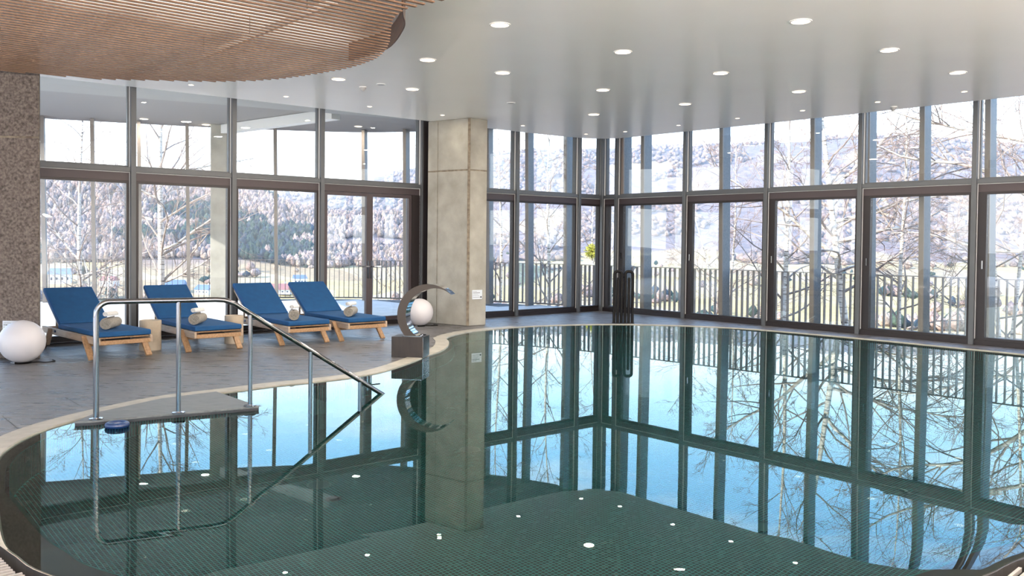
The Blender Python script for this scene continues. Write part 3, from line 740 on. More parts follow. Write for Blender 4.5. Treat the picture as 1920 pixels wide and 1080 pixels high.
# ------------------------------------------------------------------ sun loungers (local +x = foot end)
def lounger():
    e = empty('sun_lounger')
    fr = MB()
    for s_ in (-1, 1): MB().bar((-.97, s_ * .305, .235), (.99, s_ * .305, .235), .03, .085).build('side_rail', M_teak_g, e, bevel=.004, segs=1)
    MB().bar((.975, -.29, .215), (.975, .29, .215), .028, .05).build('end_rail', M_teak, e, bevel=.004, segs=1)
    MB().bar((-.95, -.29, .235), (-.95, .29, .235), .028, .06).build('end_rail', M_teak, e, bevel=.004, segs=1)
    MB().bar((.60, -.29, .17), (.60, .29, .17), .03, .05).build('cross_bar', M_teak, e, bevel=.004, segs=1)
    for k_ in range(9):
        x = -.30 + k_ * .152; MB().box((x, 0, .268), (.06, .58, .014)).build('seat_slat', M_teak, e)
    for s_ in (-1, 1):
        lg = MB().bar((.60, s_ * .335, .27), (.845, s_ * .335, 0.012), .028, .075, up=(0, 1, 0)).build('leg', M_teak, e, bevel=.004, segs=1)
        rl = MB().bar((-.58, s_ * .335, .27), (-.735, s_ * .335, .05), .028, .07, up=(0, 1, 0)).build('leg', M_teak_g, e, bevel=.004, segs=1)
        wv = MB(); ang_ = [(-.738 + .058 * math.cos(a), .058 + .058 * math.sin(a)) for a in np.linspace(0, 2 * PI, 21)[:-1]]
        yc = s_ * .365
        vs = [(x, yc - .014, z) for x, z in ang_] + [(x, yc + .014, z) for x, z in ang_]
        wv.add(vs, [tuple(range(20))] + [tuple(range(39, 19, -1))] + [(i, (i + 1) % 20, 20 + (i + 1) % 20, 20 + i) for i in range(20)])
        wh = wv.build('wheel', M_fascia, e, smooth=True); MB().tube([(-.738, yc - .02, .058), (-.738, yc + .02, .058)], .014, 8).build('hub', M_steel, wh, smooth=True)
        MB().tube([(-.45, s_ * .318, .245), (-.45, s_ * .335, .245)], .016, 6).build('bolt_knob', M_bluering, e)
    MB().tube([(-.735, -.35, .058), (-.735, .35, .058)], .009, 8).build('axle', M_steel, e)
    th = R(34); ux, uz = -math.cos(th), math.sin(th); hx, hz = -.40, .285
    bf = MB()
    for s_ in (-1, 1): bf.bar((hx, s_ * .265, hz), (hx + ux * .72, s_ * .265, hz + uz * .72), .03, .035, up=(0, 1, 0))
    for k_ in range(6):
        d = .06 + k_ * .125; bf.bar((hx + ux * d, -.26, hz + uz * d), (hx + ux * d, .26, hz + uz * d), .05, .014, up=(-uz, 0, ux))
    bf.build('back_frame', M_teak_g, e)
    MB().bar((-.78, -.20, .25), (hx + ux * .45, -.20, hz + uz * .45 - .02), .022, .022, up=(0, 1, 0)).build('back_prop', M_teak_g, e)
    MB().bar((-.78, .20, .25), (hx + ux * .45, .20, hz + uz * .45 - .02), .022, .022, up=(0, 1, 0)).build('back_prop', M_teak_g, e)
    st = MB().box((.285, 0, .312), (1.385, .61, .062)).build('seat_cushion', M_blue, e, bevel=.018, segs=3, smooth=True)
    # piping of the seat
    def loop(x0, x1, y0, z, r=.0045):
        P_ = [(x0, -y0, z), (x1, -y0, z), (x1, y0, z), (x0, y0, z)]; MB().tube(P_, r, 6, closed=True).build('piping', M_piping, st)
    loop(-.385, .965, .295, .339)
    nx, nz = math.sin(th), math.cos(th)
    c = Vector((hx + ux * .385 + nx * .045 + .03, 0, hz + uz * .385 + nz * .045 + .005))
    Mx = Matrix((Vector((ux, 0, uz)), Vector((0, 1, 0)), Vector((-uz, 0, ux)))).transposed()
    bc = MB().box(tuple(c), (.76, .61, .06), m=Mx).build('back_cushion', M_blue, e, bevel=.018, segs=3, smooth=True)
    q = []
    for a, b in ((-.365, -.295), (.365, -.295), (.365, .295), (-.365, .295)):
        q.append(c + Mx @ Vector((a, b, -.027)))
    MB().tube([tuple(v) for v in q], .0045, 6, closed=True).build('piping', M_piping, bc)
    return e
LG = [((-4.91, 10.08), -44.5, 'leftmost blue lounger, beside the left globe lamp'), ((-4.07, 10.87), -49, 'second blue lounger from the left, between the two stump stools'),
      ((-3.10, 11.66), -50.3, 'third blue lounger from the left, right of a stump stool'), ((-2.40, 12.21), -50.3, 'rightmost blue lounger, in front of the glass door')]
proto = None; places = []
for (px, py), a, lab in LG:
    o = proto = lounger() if proto is None else None
    if o is None: o = copy_tree(first_l)
    if places == []: first_l = o
    h = Vector((math.cos(R(a)), math.sin(R(a)), 0)); lt = Vector((-h.y, h.x, 0))
    c = Vector((px, py, 0)) + lt * .335 - h * .84
    o.location = c; o.rotation_euler = (0, 0, R(a)); tag(o, lab, 'sun lounger', 'blue cushioned wooden sun loungers'); places.append((c, h, lt, a))
    proto = first_l

# towels
def spiral_roll(name, r, L, turns, m, squash=.93):
    e = MB(); n_ = int(turns * 22); th = r / turns * .66
    P_ = []
    for i in range(n_ + 1):
        a = i / n_ * turns * 2 * PI; rr = r * (.10 + .90 * i / n_); P_.append((a, rr))
    secs = np.linspace(-L / 2, L / 2, 9); outr = []; rs = random.Random(int(r * 1000))
    for si, x in enumerate(secs):
        w = 1 - .035 * abs(2 * (si / 8) - 1) ** 4
        o_ = [(x + .004 * math.sin(a * 1.3), rr * w * math.cos(a), r + rr * w * math.sin(a) * squash) for a, rr in P_]
        i_ = [(x + .004 * math.sin(a * 1.3), max(rr * w - th, .002) * math.cos(a), r + max(rr * w - th, .002) * math.sin(a) * squash) for a, rr in P_]
        outr.append(o_ + i_)
    k_ = len(P_); vs = [v for s in outr for v in s]; fs = []; st_ = 2 * k_
    for s in range(8):
        for i in range(k_ - 1):
            a = s * st_ + i
            fs.append((a, a + 1, a + 1 + st_, a + st_)); b = a + k_; fs.append((b, b + st_, b + 1 + st_, b + 1))
        a = s * st_ + k_ - 1; fs.append((a, a + k_, a + k_ + st_, a + st_))
    for s in (0, 8):
        for i in range(k_ - 1):
            a = s * st_ + i; fs.append((a, a + k_, a + k_ + 1, a + 1))
    e.add(vs, fs); me = e.mesh(name, m, smooth=True); return me
bigT = spiral_roll('rolled_towel', .080, .38, 4.2, M_towel); smT = spiral_roll('small_rolled_towel', .038, .19, 2.6, M_towel_w)
core = MB().tube([(-.174, 0, .074), (.174, 0, .074)], .060, 16).mesh('inner_roll', M_towel, smooth=True)
TW = [(.735, .02, 90, 'leftmost'), (.78, -.06, 88, 'second'), (.86, .02, 72, 'third'), (.78, .0, 84, 'rightmost')]
names = ['large beige towel roll on the leftmost lounger', 'large beige towel roll on the second lounger from the left', 'large beige towel roll on the third lounger from the left', 'large beige towel roll on the rightmost lounger']
for (tx, ty, ta), lab in zip(((-4.83, 10.27, 97), (-4.03, 10.95, 95), (-2.95, 11.70, 104), (-2.33, 12.34, 90)), names):
    ax = Vector((math.cos(R(ta)), math.sin(R(ta)), 0)); p = Vector((tx, ty, .338)) + ax * .18
    o = inst('rolled_towel', bigT, None, p, R(ta), label=lab, cat='towel', group='large rolled towels on the loungers')
    p2 = p - ax * .03
    inst('small_rolled_towel', smT, None, (p2.x, p2.y, .338 + .150), R(ta - 22), label=lab.replace('large beige towel roll', 'small white towel roll'), cat='towel', group='small white rolled towels')

# stump stools
def stump(loc, label, h=.385, r=.135, rz=0):
    e = empty('stump_stool', loc, rz, label, 'stool', 'cylindrical stump side tables')
    mb = MB(); pr = [(r * .98, 0), (r, .02), (r * .97, h * .5), (r * 1.0, h - .01), (r * .98, h)]
    n_ = 36; vs = []
    for k_, (rr, z) in enumerate(pr):
        for i in range(n_):
            a = 2 * PI * i / n_; w = 1 + .018 * math.sin(3 * a + 1) + .01 * math.sin(7 * a); vs.append((rr * w * math.cos(a), rr * w * math.sin(a), z))
    fs = [(k_ * n_ + i, k_ * n_ + (i + 1) % n_, (k_ + 1) * n_ + (i + 1) % n_, (k_ + 1) * n_ + i) for k_ in range(4) for i in range(n_)]
    fs.append(tuple(range(n_ - 1, -1, -1))); mb.add(vs, fs).build('body', M_stump, e, smooth=True)
    MB().lathe([(.0001, h - .012), (r * .80, h - .012), (r * .88, h - .002), (r * .965, h)], 36).build('dished_top', M_stump, e, smooth=True)
stump((-4.68, 11.16, 0), 'beige cylindrical stump stool between first and second lounger')
stump((-3.86, 11.98, 0), 'beige cylindrical stump stool between second and third lounger', r=.128)

# globe lamps
def globe(loc, r, label):
    e = empty('globe_lamp', loc, 0, label, 'lamp', 'white floor globes')
    prof = [(max(r * math.sin(a), .0001), r * 1.02 - r * math.cos(a)) for a in np.linspace(.22, PI, 30)]
    MB().lathe(prof, 48).build('globe', M_globe, e, smooth='all')
    MB().lathe([(.0001, .0), (.10, 0), (.105, .012), (.07, .02), (.06, .03)], 24).build('base', M_black, e, smooth=True)
    MB().tube(spline([(.05, 0, .008), (.16, .06, .008), (.25, .03, .008), (.30, .14, .008), (.22, .24, .008)], 5, closed=False), .006, 6).build('cable', M_black, e)
    MB().box((-.05, -.09, .012), (.05, .03, .024)).build('plug', M_steel, e, bevel=.004)
globe((-5.60, 9.86, 0), .243, 'large white globe lamp in front of the left column')
globe((-1.56, 14.62, 0), .232, 'white globe lamp beside the large column, behind the steel spout')

# ------------------------------------------------------------------ swan neck water spout on its block
e = empty('water_spout', (-1.265, 10.80, 0), R(-9), 'curved polished steel water spout on a dark block at the pool edge', 'fountain')
blk = MB().box((0, 0, .128), (.40, .30, .256)).build('block', M_block_b, e, bevel=.004, label='dark brown block')
sd_ = MB().box((.203, 0, .128), (.008, .30, .256)).build('side_plate', M_steel, blk, label='pale metal side plate')
for (x, y) in ((.15, .02), (.16, -.08)): MB().lathe([(.0001, .02), (.012, .02), (.014, 0)], 12, (x, y, .256)).build('bolt', M_steel, blk, smooth=True)
prof_o = []; prof_i = []
ns = 40
for i in range(ns + 1):
    u = i / ns; a = R(250) - u * R(207)
    ro = .375 + .03 * u; ri = ro - (.108 * math.sin(min(1, (1 - u) * 1.3 + .12) * PI / 2) * (1 - .25 * (1 - u)) * (1 if u < .75 else max(.05, (1 - u) / .25)) + .008)
    cx, cz = .245, .515
    prof_o.append((cx + ro * math.cos(a), cz + ro * math.sin(a))); prof_i.append((cx + .01 + ri * math.cos(a), cz + .0 + ri * math.sin(a)))
yw = .11
def crescent(y0, y1, so, si):
    k_ = len(so); vs = [(x, y0, z) for x, z in so] + [(x, y0, z) for x, z in si] + [(x, y1, z) for x, z in so] + [(x, y1, z) for x, z in si]
    fs = []
    for i in range(k_ - 1):
        fs += [(i, i + 1, k_ + i + 1, k_ + i), (2 * k_ + i, 3 * k_ + i, 3 * k_ + i + 1, 2 * k_ + i + 1), (i, 2 * k_ + i, 2 * k_ + i + 1, i + 1), (k_ + i, k_ + i + 1, 3 * k_ + i + 1, 3 * k_ + i)]
    fs += [(0, k_, 3 * k_, 2 * k_), (k_ - 1, 3 * k_ - 1, 4 * k_ - 1, 2 * k_ - 1)]
    return vs, fs
vs, fs = crescent(-yw, -yw + .006, prof_o, prof_i); ck = MB().add(vs, fs).build('cheek', M_bronze, e, smooth=True, label='brown crescent side of the spout')
vs, fs = crescent(yw - .006, yw, prof_o, prof_i); MB().add(vs, fs).build('cheek', M_bronze, e, smooth=True)
po2 = [(x, z) for x, z in prof_o]; pi2 = prof_i
def shell(pf, th, nm):
    q = []
    for (x, z) in pf:
        d = Vector((x - .245, z - .515)); d.normalize(); q.append((x - d.x * th, z - d.y * th))
    vs, fs = crescent(-yw + .006, yw - .006, pf, q); MB().add(vs, fs).build(nm, M_mirror, e, smooth=True)
shell(prof_o, .004, 'outer_band'); shell(prof_i, -.004, 'inner_band')
MB().box((.05, 0, .262), (.24, .25, .012)).build('foot_plate', M_steel, e)

# ------------------------------------------------------------------ black tubular radiator at the far edge
e = empty('tubular_radiator', (2.005, 15.47, 0), 0, 'black tubular radiator with two rounded columns at the far pool edge', 'radiator')
for cx in (-.098, .098):
    w, h, r_ = .132, .935, .05; pts = []
    for (ccx, ccz, a0) in ((w / 2 - r_, h - r_, 0), (-w / 2 + r_, h - r_, 90)):
        for a in np.linspace(a0, a0 + 90, 7): pts.append((cx + ccx + r_ * math.cos(R(a)), 0, ccz + r_ * math.sin(R(a))))
    pts = [(cx + w / 2, 0, .0)] + pts + [(cx - w / 2, 0, .0)]
    lp_ = MB().tube(pts, .0275, 12).build('loop_tube', M_black, e, smooth=True)
    MB().tube([(cx, 0, .0), (cx, 0, h - .13), (cx, 0, h - .115), (cx, 0, h - .105)], [.0275, .0275, .02, .004], 12).build('centre_tube', M_black, e, smooth=True)
    for zz in (h - .125,):
        MB().lathe([(.024, -.006), (.03, -.004), (.03, .004), (.024, .006)], 14, (cx, 0, zz - .05)).build('collar', M_black, e, smooth=True)
MB().box((0, 0, .006), (.40, .09, .012)).build('base_plate', M_black, e)
MB().tube([(-.03, 0, h - .10), (.03, 0, h - .10)], .014, 8).build('link_tube', M_black, e)

# ------------------------------------------------------------------ platform, stairs, hand rail
pf = [(-3.36, 6.62), (-3.24, 6.66), (-2.14, 7.32), (-2.74, 8.0), (-3.10, 7.62), (-3.36, 7.0)]
pc = (-2.8, 7.3)
e = empty('entry_platform', (pc[0], pc[1], 0), 0, 'grey slate landing slab jutting over the water under the handrail', 'platform')
L_ = [(x - pc[0], y - pc[1]) for x, y in pf]
MB().prism(L_, .012, .028).build('slab', M_plat, e, bevel=.002, segs=1)
MB().prism([(x * .995, y * .995) for x, y in L_], -.03, .012).build('dark_edge', M_platedge, e)
hd = Vector((1.16, .94, 0)).normalized()
stairs = empty('pool_stairs', (-2.3, 7.5, -1.15), R(39), 'mosaic steps leading down into the pool under the handrail', 'stairs')
for k_ in range(4):
    z = -.25 * (k_ + 1); MB().box((.25 + k_ * .28, .18, (z + 1.15 - .02) / 2), (.30, .9, z + 1.15 - .02)).build('step', mat('step_tile%d' % k_, (.03, .13, .13), .4, var=(.015, .05, .055), scale=60), stairs) if z > -1.1 else None
hr = empty('handrail', (-2.7, 6.99, 0), 0, 'stainless steel handrail descending into the water', 'handrail')
o3 = Vector((2.7, -6.99, 0))
zt = .945
top = [(-3.24, 6.72, .03), (-3.24, 6.72, .82)]
for a in np.linspace(0, 90, 7)[1:]:
    f = R(a); top.append((-3.24 + .10 * (1 - math.cos(f)) * .86, 6.72 + .10 * (1 - math.cos(f)) * .5, .845 + .10 * math.sin(f)))
top += [(-2.70, 6.99, zt), (-2.45, 7.13, zt), (-2.39, 7.17, zt - .006), (-2.33, 7.22, zt - .035)]
end = Vector((-1.22, 8.16, -.01)); st_ = Vector((-2.33, 7.22, zt - .035))
top += [tuple(st_.lerp(end, u)) for u in (.3, .6, 1.0)]
end2 = end + (end - st_).normalized() * .12; top.append(tuple(end2))
MB().tube([Vector(p) + o3 for p in top], .0215, 14).build('rail_tube', M_steel, hr, smooth=True)
posts = [((-2.70, 6.99), zt, .03), ((-2.22, 7.32), None, .03), ((-1.79, 7.68), None, -.72), ((-1.40, 8.0), None, -.95)]
for (x, y), zt_, zb in posts:
    if zt_ is None:
        u = (Vector((x, y)) - Vector(st_[:2])).length / (Vector(end[:2]) - Vector(st_[:2])).length; zt_ = st_.z + (end.z - st_.z) * u
        q = st_.lerp(end, u); x, y = q.x, q.y
    MB().tube([Vector((x, y, zb)) + o3, Vector((x, y, zt_ - .005)) + o3], .0185, 12).build('post', M_steel, hr, smooth=True)
for (x, y) in ((-3.24, 6.72), (-2.70, 6.99), tuple(st_.lerp(end, .10)[:2])):
    MB().lathe([(.02, .006), (.048, .004), (.052, 0), (.052, -.004)], 20, (x + 2.7, y - 6.99, .033)).build('flange', M_steel, hr, smooth=True)
# blue ring float
e = empty('ring_float', (-3.02, 6.60, .0), 0, 'small dark blue ring float in the water by the handrail', 'float')
MB().tube([(.068 * math.cos(a), .068 * math.sin(a), .012) for a in np.linspace(0, 2 * PI, 29)[:-1]], .022, 10, closed=True).build('ring', M_bluering, e, smooth=True)
MB().lathe([(.0001, .012), (.05, .014)], 20).build('centre_disc', M_white, e)
#@@OUTSIDE@@
# ------------------------------------------------------------------ landscape
def horizon(px): return 453.0 + .0104 * (px - 960)
FAR = [(-4000, 400), (-800, 335), (-300, 345), (0, 352), (300, 362), (560, 364), (690, 338), (790, 325), (915, 298), (1090, 284), (1280, 282), (1440, 274), (1540, 268), (1640, 262), (1780, 272), (1920, 285), (2400, 310), (3200, 350), (6000, 410)]
MID = [(-4000, 420), (-600, 350), (0, 343), (80, 340), (200, 337), (300, 344), (430, 353), (500, 367), (590, 394), (682, 410), (760, 423), (850, 440), (950, 452), (1100, 460)]
def ridge(tab, az):
    dx = np.tan(np.clip(az, -1.3, 1.3)) * 1618; px = 960 + dx
    y = np.interp(px, [p[0] for p in tab], [p[1] for p in tab])
    return np.maximum(0, (horizon(px) - y) / np.sqrt(1618 ** 2 + dx ** 2))
def vnoise(x, y, seed=0):
    r_ = np.random.default_rng(seed); out = 0; amp = 1; g = r_.random((64, 64)); f = 1.0
    for o_ in range(4):
        xi = np.floor(x * f).astype(int); yi = np.floor(y * f).astype(int); fx = x * f - xi; fy = y * f - yi
        fx = fx * fx * (3 - 2 * fx); fy = fy * fy * (3 - 2 * fy)
        a = g[xi % 64, yi % 64]; b = g[(xi + 1) % 64, yi % 64]; c = g[xi % 64, (yi + 1) % 64]; d = g[(xi + 1) % 64, (yi + 1) % 64]
        out = out + amp * ((a * (1 - fx) + b * fx) * (1 - fy) + (c * (1 - fx) + d * fx) * fy - .5); amp *= .5; f *= 2.03
    return out
def ground(x, y):
    r = np.hypot(x, y); az = np.arctan2(x, y); frontal = np.clip((1.25 - np.abs(az)) / .3, 0, 1)
    h = -1.7 - .088 * np.clip(r - 24, 0, 420) + vnoise(x / 9, y / 9, 1) * np.clip((r - 22) / 30, 0, 1) * .9
    h = h + vnoise(x / 90, y / 90, 2) * 6 * np.clip((r - 200) / 400, 0, 1)
    hm = 1.45 + 1250 * ridge(MID, az); base = -38.6
    bm_ = np.exp(-np.abs((r - 1250) / 330) ** 2.2)
    h = h + (hm - base) * bm_ * (ridge(MID, az) > 0) * frontal + vnoise(x / 130, y / 130, 3) * 22 * bm_ * frontal
    hf = 1.45 + 3600 * ridge(FAR, az)
    t = np.clip((r - 1700) / 1900, 0, 1); t = t * t * (3 - 2 * t); dn = np.clip((r - 3600) / 1500, 0, 1)
    h = h + (hf - base) * (t - .5 * dn) * (.25 + .75 * frontal) + vnoise(x / 420, y / 420, 4) * 150 * t * (1 - t) * 4 * .35
    return h
azs = np.concatenate([np.radians(np.arange(-58, 62, .35)), np.radians(np.arange(62, 302, 4))])
rs_ = np.concatenate([[0.5, 12, 18], np.geomspace(22, 5200, 120)])
AZ, RR = np.meshgrid(azs, rs_); X = RR * np.sin(AZ); Y = RR * np.cos(AZ); Z = ground(X, Y)
na = len(azs); nr_ = len(rs_); I = np.arange(na * nr_).reshape(nr_, na); I2 = np.roll(I, -1, 1)
fs = np.stack([I[:-1], I[1:], I2[1:], I2[:-1]], -1).reshape(-1, 4)
def land_mat():
    m = bpy.data.materials.new('winter_land'); m.use_nodes = True; t = m.node_tree; b = t.nodes['Principled BSDF']; b.inputs['Roughness'].default_value = .95; b.inputs['Specular IOR Level'].default_value = .1
    g = N(t, 'ShaderNodeNewGeometry')
    def noise(sc, det, rg=.6, stretch=None):
        n_ = N(t, 'ShaderNodeTexNoise'); n_.inputs['Scale'].default_value = sc; n_.inputs['Detail'].default_value = det; n_.inputs['Roughness'].default_value = rg
        t.links.new(g.outputs['Position'], n_.inputs['Vector']); return n_.outputs[0]
    vo = N(t, 'ShaderNodeTexVoronoi'); vo.inputs['Scale'].default_value = .011; t.links.new(g.outputs['Position'], vo.inputs['Vector'])
    sc = N(t, 'ShaderNodeSeparateColor'); t.links.new(vo.outputs['Color'], sc.inputs[0])
    fr_ = ramp(t, [(0, (.62, .46, .22)), (.3, (.56, .42, .20)), (.6, (.70, .55, .33)), (1, (.46, .32, .19))]); t.links.new(sc.outputs[0], fr_.inputs[0])
    fn = ramp(t, [(.3, (.75, .75, .75)), (.7, (1.15, 1.12, 1.05))]); t.links.new(noise(.25, 8), fn.inputs[0])
    mx0 = N(t, 'ShaderNodeMixRGB', blend_type='MULTIPLY'); mx0.inputs[0].default_value = 1; t.links.new(fr_.outputs[0], mx0.inputs[1]); t.links.new(fn.outputs[0], mx0.inputs[2])
    fo = ramp(t, [(.30, (.09, .09, .11)), (.47, (.22, .165, .155)), (.6, (.35, .25, .22)), (.75, (.46, .35, .29))]); t.links.new(noise(.045, 12, .75), fo.inputs[0])
    sepz = N(t, 'ShaderNodeSeparateXYZ'); t.links.new(g.outputs['Position'], sepz.inputs[0])
    # woods on the slopes, meadows on the flats
    mh = N(t, 'ShaderNodeMapRange'); mh.inputs['From Min'].default_value = -30; mh.inputs['From Max'].default_value = 25; t.links.new(sepz.outputs[2], mh.inputs['Value'])
    ad = N(t, 'ShaderNodeMath', operation='MULTIPLY_ADD'); ad.inputs[1].default_value = 1.0; t.links.new(noise(.004, 6, .6), ad.inputs[0]); t.links.new(mh.outputs[0], ad.inputs[2])
    rr_ = ramp(t, [(.60, (0, 0, 0)), (.74, (1, 1, 1))]); t.links.new(ad.outputs[0], rr_.inputs[0])
    md = ramp(t, [(.56, (1, 1, 1)), (.62, (.15, .15, .15))]); t.links.new(noise(.0035, 5, .55), md.inputs[0])
    mu = N(t, 'ShaderNodeMath', operation='MULTIPLY'); t.links.new(rr_.outputs[0], mu.inputs[0]); t.links.new(md.outputs[0], mu.inputs[1])
    mx = N(t, 'ShaderNodeMixRGB'); t.links.new(mu.outputs[0], mx.inputs[0]); t.links.new(mx0.outputs[0], mx.inputs[1]); t.links.new(fo.outputs[0], mx.inputs[2])
    t.links.new(mx.outputs[0], b.inputs['Base Color'])
    bp = N(t, 'ShaderNodeBump'); bp.inputs['Strength'].default_value = .8; bp.inputs['Distance'].default_value = 9; t.links.new(noise(.04, 10, .7), bp.inputs['Height']); t.links.new(bp.outputs[0], b.inputs['Normal'])
    return m
land = MB(); land.v = list(map(tuple, np.stack([X.ravel(), Y.ravel(), Z.ravel()], 1))); land.f = list(map(tuple, fs))
land.build('ground', land_mat(), None, smooth='all', kind='structure')
# woods: joined clumps
def clump_mesh(name, X, Y, H, Wd, cols, label):
    n = len(X); Z = ground(X, Y)
    k = 6; vs = np.zeros((n, 2 + 2 * k, 3), np.float32)
    ph = rng.uniform(0, 2 * PI, n)
    vs[:, 0] = np.stack([X, Y, Z - .5], 1); vs[:, 1] = np.stack([X, Y, Z + H], 1)
    for j in range(k):
        a = ph + 2 * PI * j / k
        for lv, (zz, wd) in enumerate(((.30, 1.0), (.68, .72))):
            w = Wd * wd * rng.uniform(.75, 1.2, n)
            vs[:, 2 + lv * k + j] = np.stack([X + w * np.cos(a), Y + w * np.sin(a), Z + H * zz * rng.uniform(.85, 1.15, n)], 1)
    f = []
    for j in range(k):
        l = (j + 1) % k
        f += [(0, 2 + l, 2 + j, 2 + j), (2 + j, 2 + l, 2 + k + l, 2 + k + j), (2 + k + j, 2 + k + l, 1, 1)]
    tris = []
    for a, b, c, d in f:
        tris.append((a, b, c))
        if d != c: tris.append((a, c, d))
    tris = np.array(tris); F_ = (tris[None] + (np.arange(n) * (2 + 2 * k))[:, None, None]).reshape(-1, 3)
    me = bpy.data.meshes.new(name); me.vertices.add(n * (2 + 2 * k)); me.vertices.foreach_set('co', vs.ravel())
    m_ = len(F_); me.loops.add(m_ * 3); me.loops.foreach_set('vertex_index', F_.ravel().astype(np.int32))
    me.polygons.add(m_); me.polygons.foreach_set('loop_start', np.arange(0, 3 * m_, 3, dtype=np.int32)); me.polygons.foreach_set('loop_total', np.full(m_, 3, np.int32)); me.update(calc_edges=True)
    ca = me.color_attributes.new('tint', 'FLOAT_COLOR', 'POINT'); ca.data.foreach_set('color', np.repeat(np.c_[cols, np.ones(n)], 2 + 2 * k, 0).astype(np.float32).ravel())
    m = bpy.data.materials.get('wood_clump')
    if m is None:
        m = mat('wood_clump', (.2, .2, .2), .95, spec=.05); t = m.node_tree; a = N(t, 'ShaderNodeVertexColor'); a.layer_name = 'tint'
        no = N(t, 'ShaderNodeTexNoise'); no.inputs['Scale'].default_value = .9; no.inputs['Detail'].default_value = 6; g = N(t, 'ShaderNodeNewGeometry'); t.links.new(g.outputs['Position'], no.inputs['Vector'])
        rp_ = ramp(t, [(.35, (.45,) * 3), (.65, (1.35,) * 3)]); t.links.new(no.outputs[0], rp_.inputs[0])
        mu = N(t, 'ShaderNodeMixRGB', blend_type='MULTIPLY'); mu.inputs[0].default_value = 1; t.links.new(a.outputs[0], mu.inputs[1]); t.links.new(rp_.outputs[0], mu.inputs[2]); t.links.new(mu.outputs[0], t.nodes['Principled BSDF'].inputs['Base Color'])
    me.materials.append(m); o = bpy.data.objects.new(name, me); COL.objects.link(o); return tag(o, label, 'trees', kind='stuff')
def scatter(nn, r0, r1, a0, a1, fld, thr, seed):
    az = np.radians(rng.uniform(a0, a1, nn)); r = np.exp(rng.uniform(math.log(r0), math.log(r1), nn)); x = r * np.sin(az); y = r * np.cos(az)
    k = vnoise(x / fld, y / fld, seed) > thr; return x[k], y[k]
PB = np.array([(.30, .205, .165), (.39, .275, .22), (.20, .155, .145), (.34, .25, .185)]); PE = np.array([(.035, .06, .055), (.05, .07, .05), (.035, .05, .065)])
x, y = scatter(24000, 820, 1500, -42, 4, 160, -.25, 11)
k = (ground(x, y) > -25); x, y = x[k], y[k]; ev = (vnoise(x / 120, y / 120, 12) > .22)[:, None]
cols = np.where(ev, PE[rng.integers(0, 3, len(x))], PB[rng.integers(0, 4, len(x))]) * rng.uniform(.75, 1.3, (len(x), 1))
clump_mesh('hillside_woods', x, y, rng.uniform(6, 12, len(x)), rng.uniform(1.8, 4, len(x)), cols, 'bare brown and blue woods covering the near hill behind the left windows')
x, y = scatter(24000, 1750, 3500, -36, 46, 330, -.05, 13)
cols = PB[rng.integers(0, 4, len(x))] * rng.uniform(.7, 1.1, (len(x), 1))
clump_mesh('mountain_woods', x, y, rng.uniform(9, 18, len(x)), rng.uniform(6, 12, len(x)), cols, 'bare woods on the far hazy mountains')
x, y = scatter(6000, 330, 1700, -40, 46, 60, .28, 14)
cols = np.where((rng.random(len(x)) < .3)[:, None], PE[rng.integers(0, 3, len(x))], PB[rng.integers(0, 4, len(x))]) * rng.uniform(.8, 1.2, (len(x), 1))
clump_mesh('valley_thickets', x, y, rng.uniform(3, 9, len(x)), rng.uniform(2, 5, len(x)), cols, 'brown hedges and thickets dotted over the yellow valley fields')
# evergreen seen between the fins on the right
# small far houses
M_hw = mat('house_wall', (.72, .70, .68), .8); M_hr1 = mat('slate_roof', (.10, .15, .24), .7); M_hr2 = mat('tile_roof', (.28, .12, .10), .7); M_hwin = mat('house_window', (.04, .05, .07), .2)
for px, py, wd, hh, roof, rz, lab in ((113, 532, 13, 6.5, M_hr1, 20, 'tall white house with blue roof in the valley, far left'), (205, 538, 10, 4, M_hr2, -10, 'low white house behind the first birch'), (330, 548, 12, 5, M_hr1, 5, 'white house with blue roof behind the second lounger'),
                                      (384, 552, 11, 3.6, M_hr1, -15, 'low blue roofed house left of the terrace column'), (527, 552, 14, 3.4, M_hr2, 8, 'red roofed farmhouse behind the third lounger'), (562, 534, 9, 4.5, M_hr1, 25, 'small blue roofed house uphill of the red roofed farmhouse')):
    tz = (py - horizon(px)) / math.hypot(1618, px - 960); az = math.atan2(px - 960, 1618)
    for r in np.geomspace(120, 1500, 500):
        gx, gy = r * math.sin(az), r * math.cos(az)
        if float(ground(np.array([gx]), np.array([gy]))[0]) > 1.45 - r * tz: break
    sc_ = r / 640
    e = empty('house', (gx, gy, float(ground(np.array([gx]), np.array([gy]))[0]) - .3), R(rz), lab, 'house', 'small far houses in the valley'); wd *= sc_; hh *= sc_; dp = wd * .7
    MB().box((0, 0, hh / 2), (wd, dp, hh)).build('walls', M_hw, e)
    rf = MB(); rf.add([(-wd * .56, -dp * .6, hh), (wd * .56, -dp * .6, hh), (wd * .56, dp * .6, hh), (-wd * .56, dp * .6, hh), (-wd * .5, 0, hh + dp * .42), (wd * .5, 0, hh + dp * .42)], [(0, 1, 5, 4), (2, 3, 4, 5), (0, 4, 3), (1, 2, 5), (3, 2, 1, 0)]); rfo = rf.build('roof', roof, e)
    MB().box((wd * .2, dp * .15, hh + dp * .38), (wd * .06, wd * .06, dp * .35)).build('chimney', M_hw, rfo)
    for i in range(4): MB().box((-wd * .36 + i * wd * .24, -dp * .5, hh * .55), (wd * .09, .12, hh * .26)).build('window', M_hwin, e)

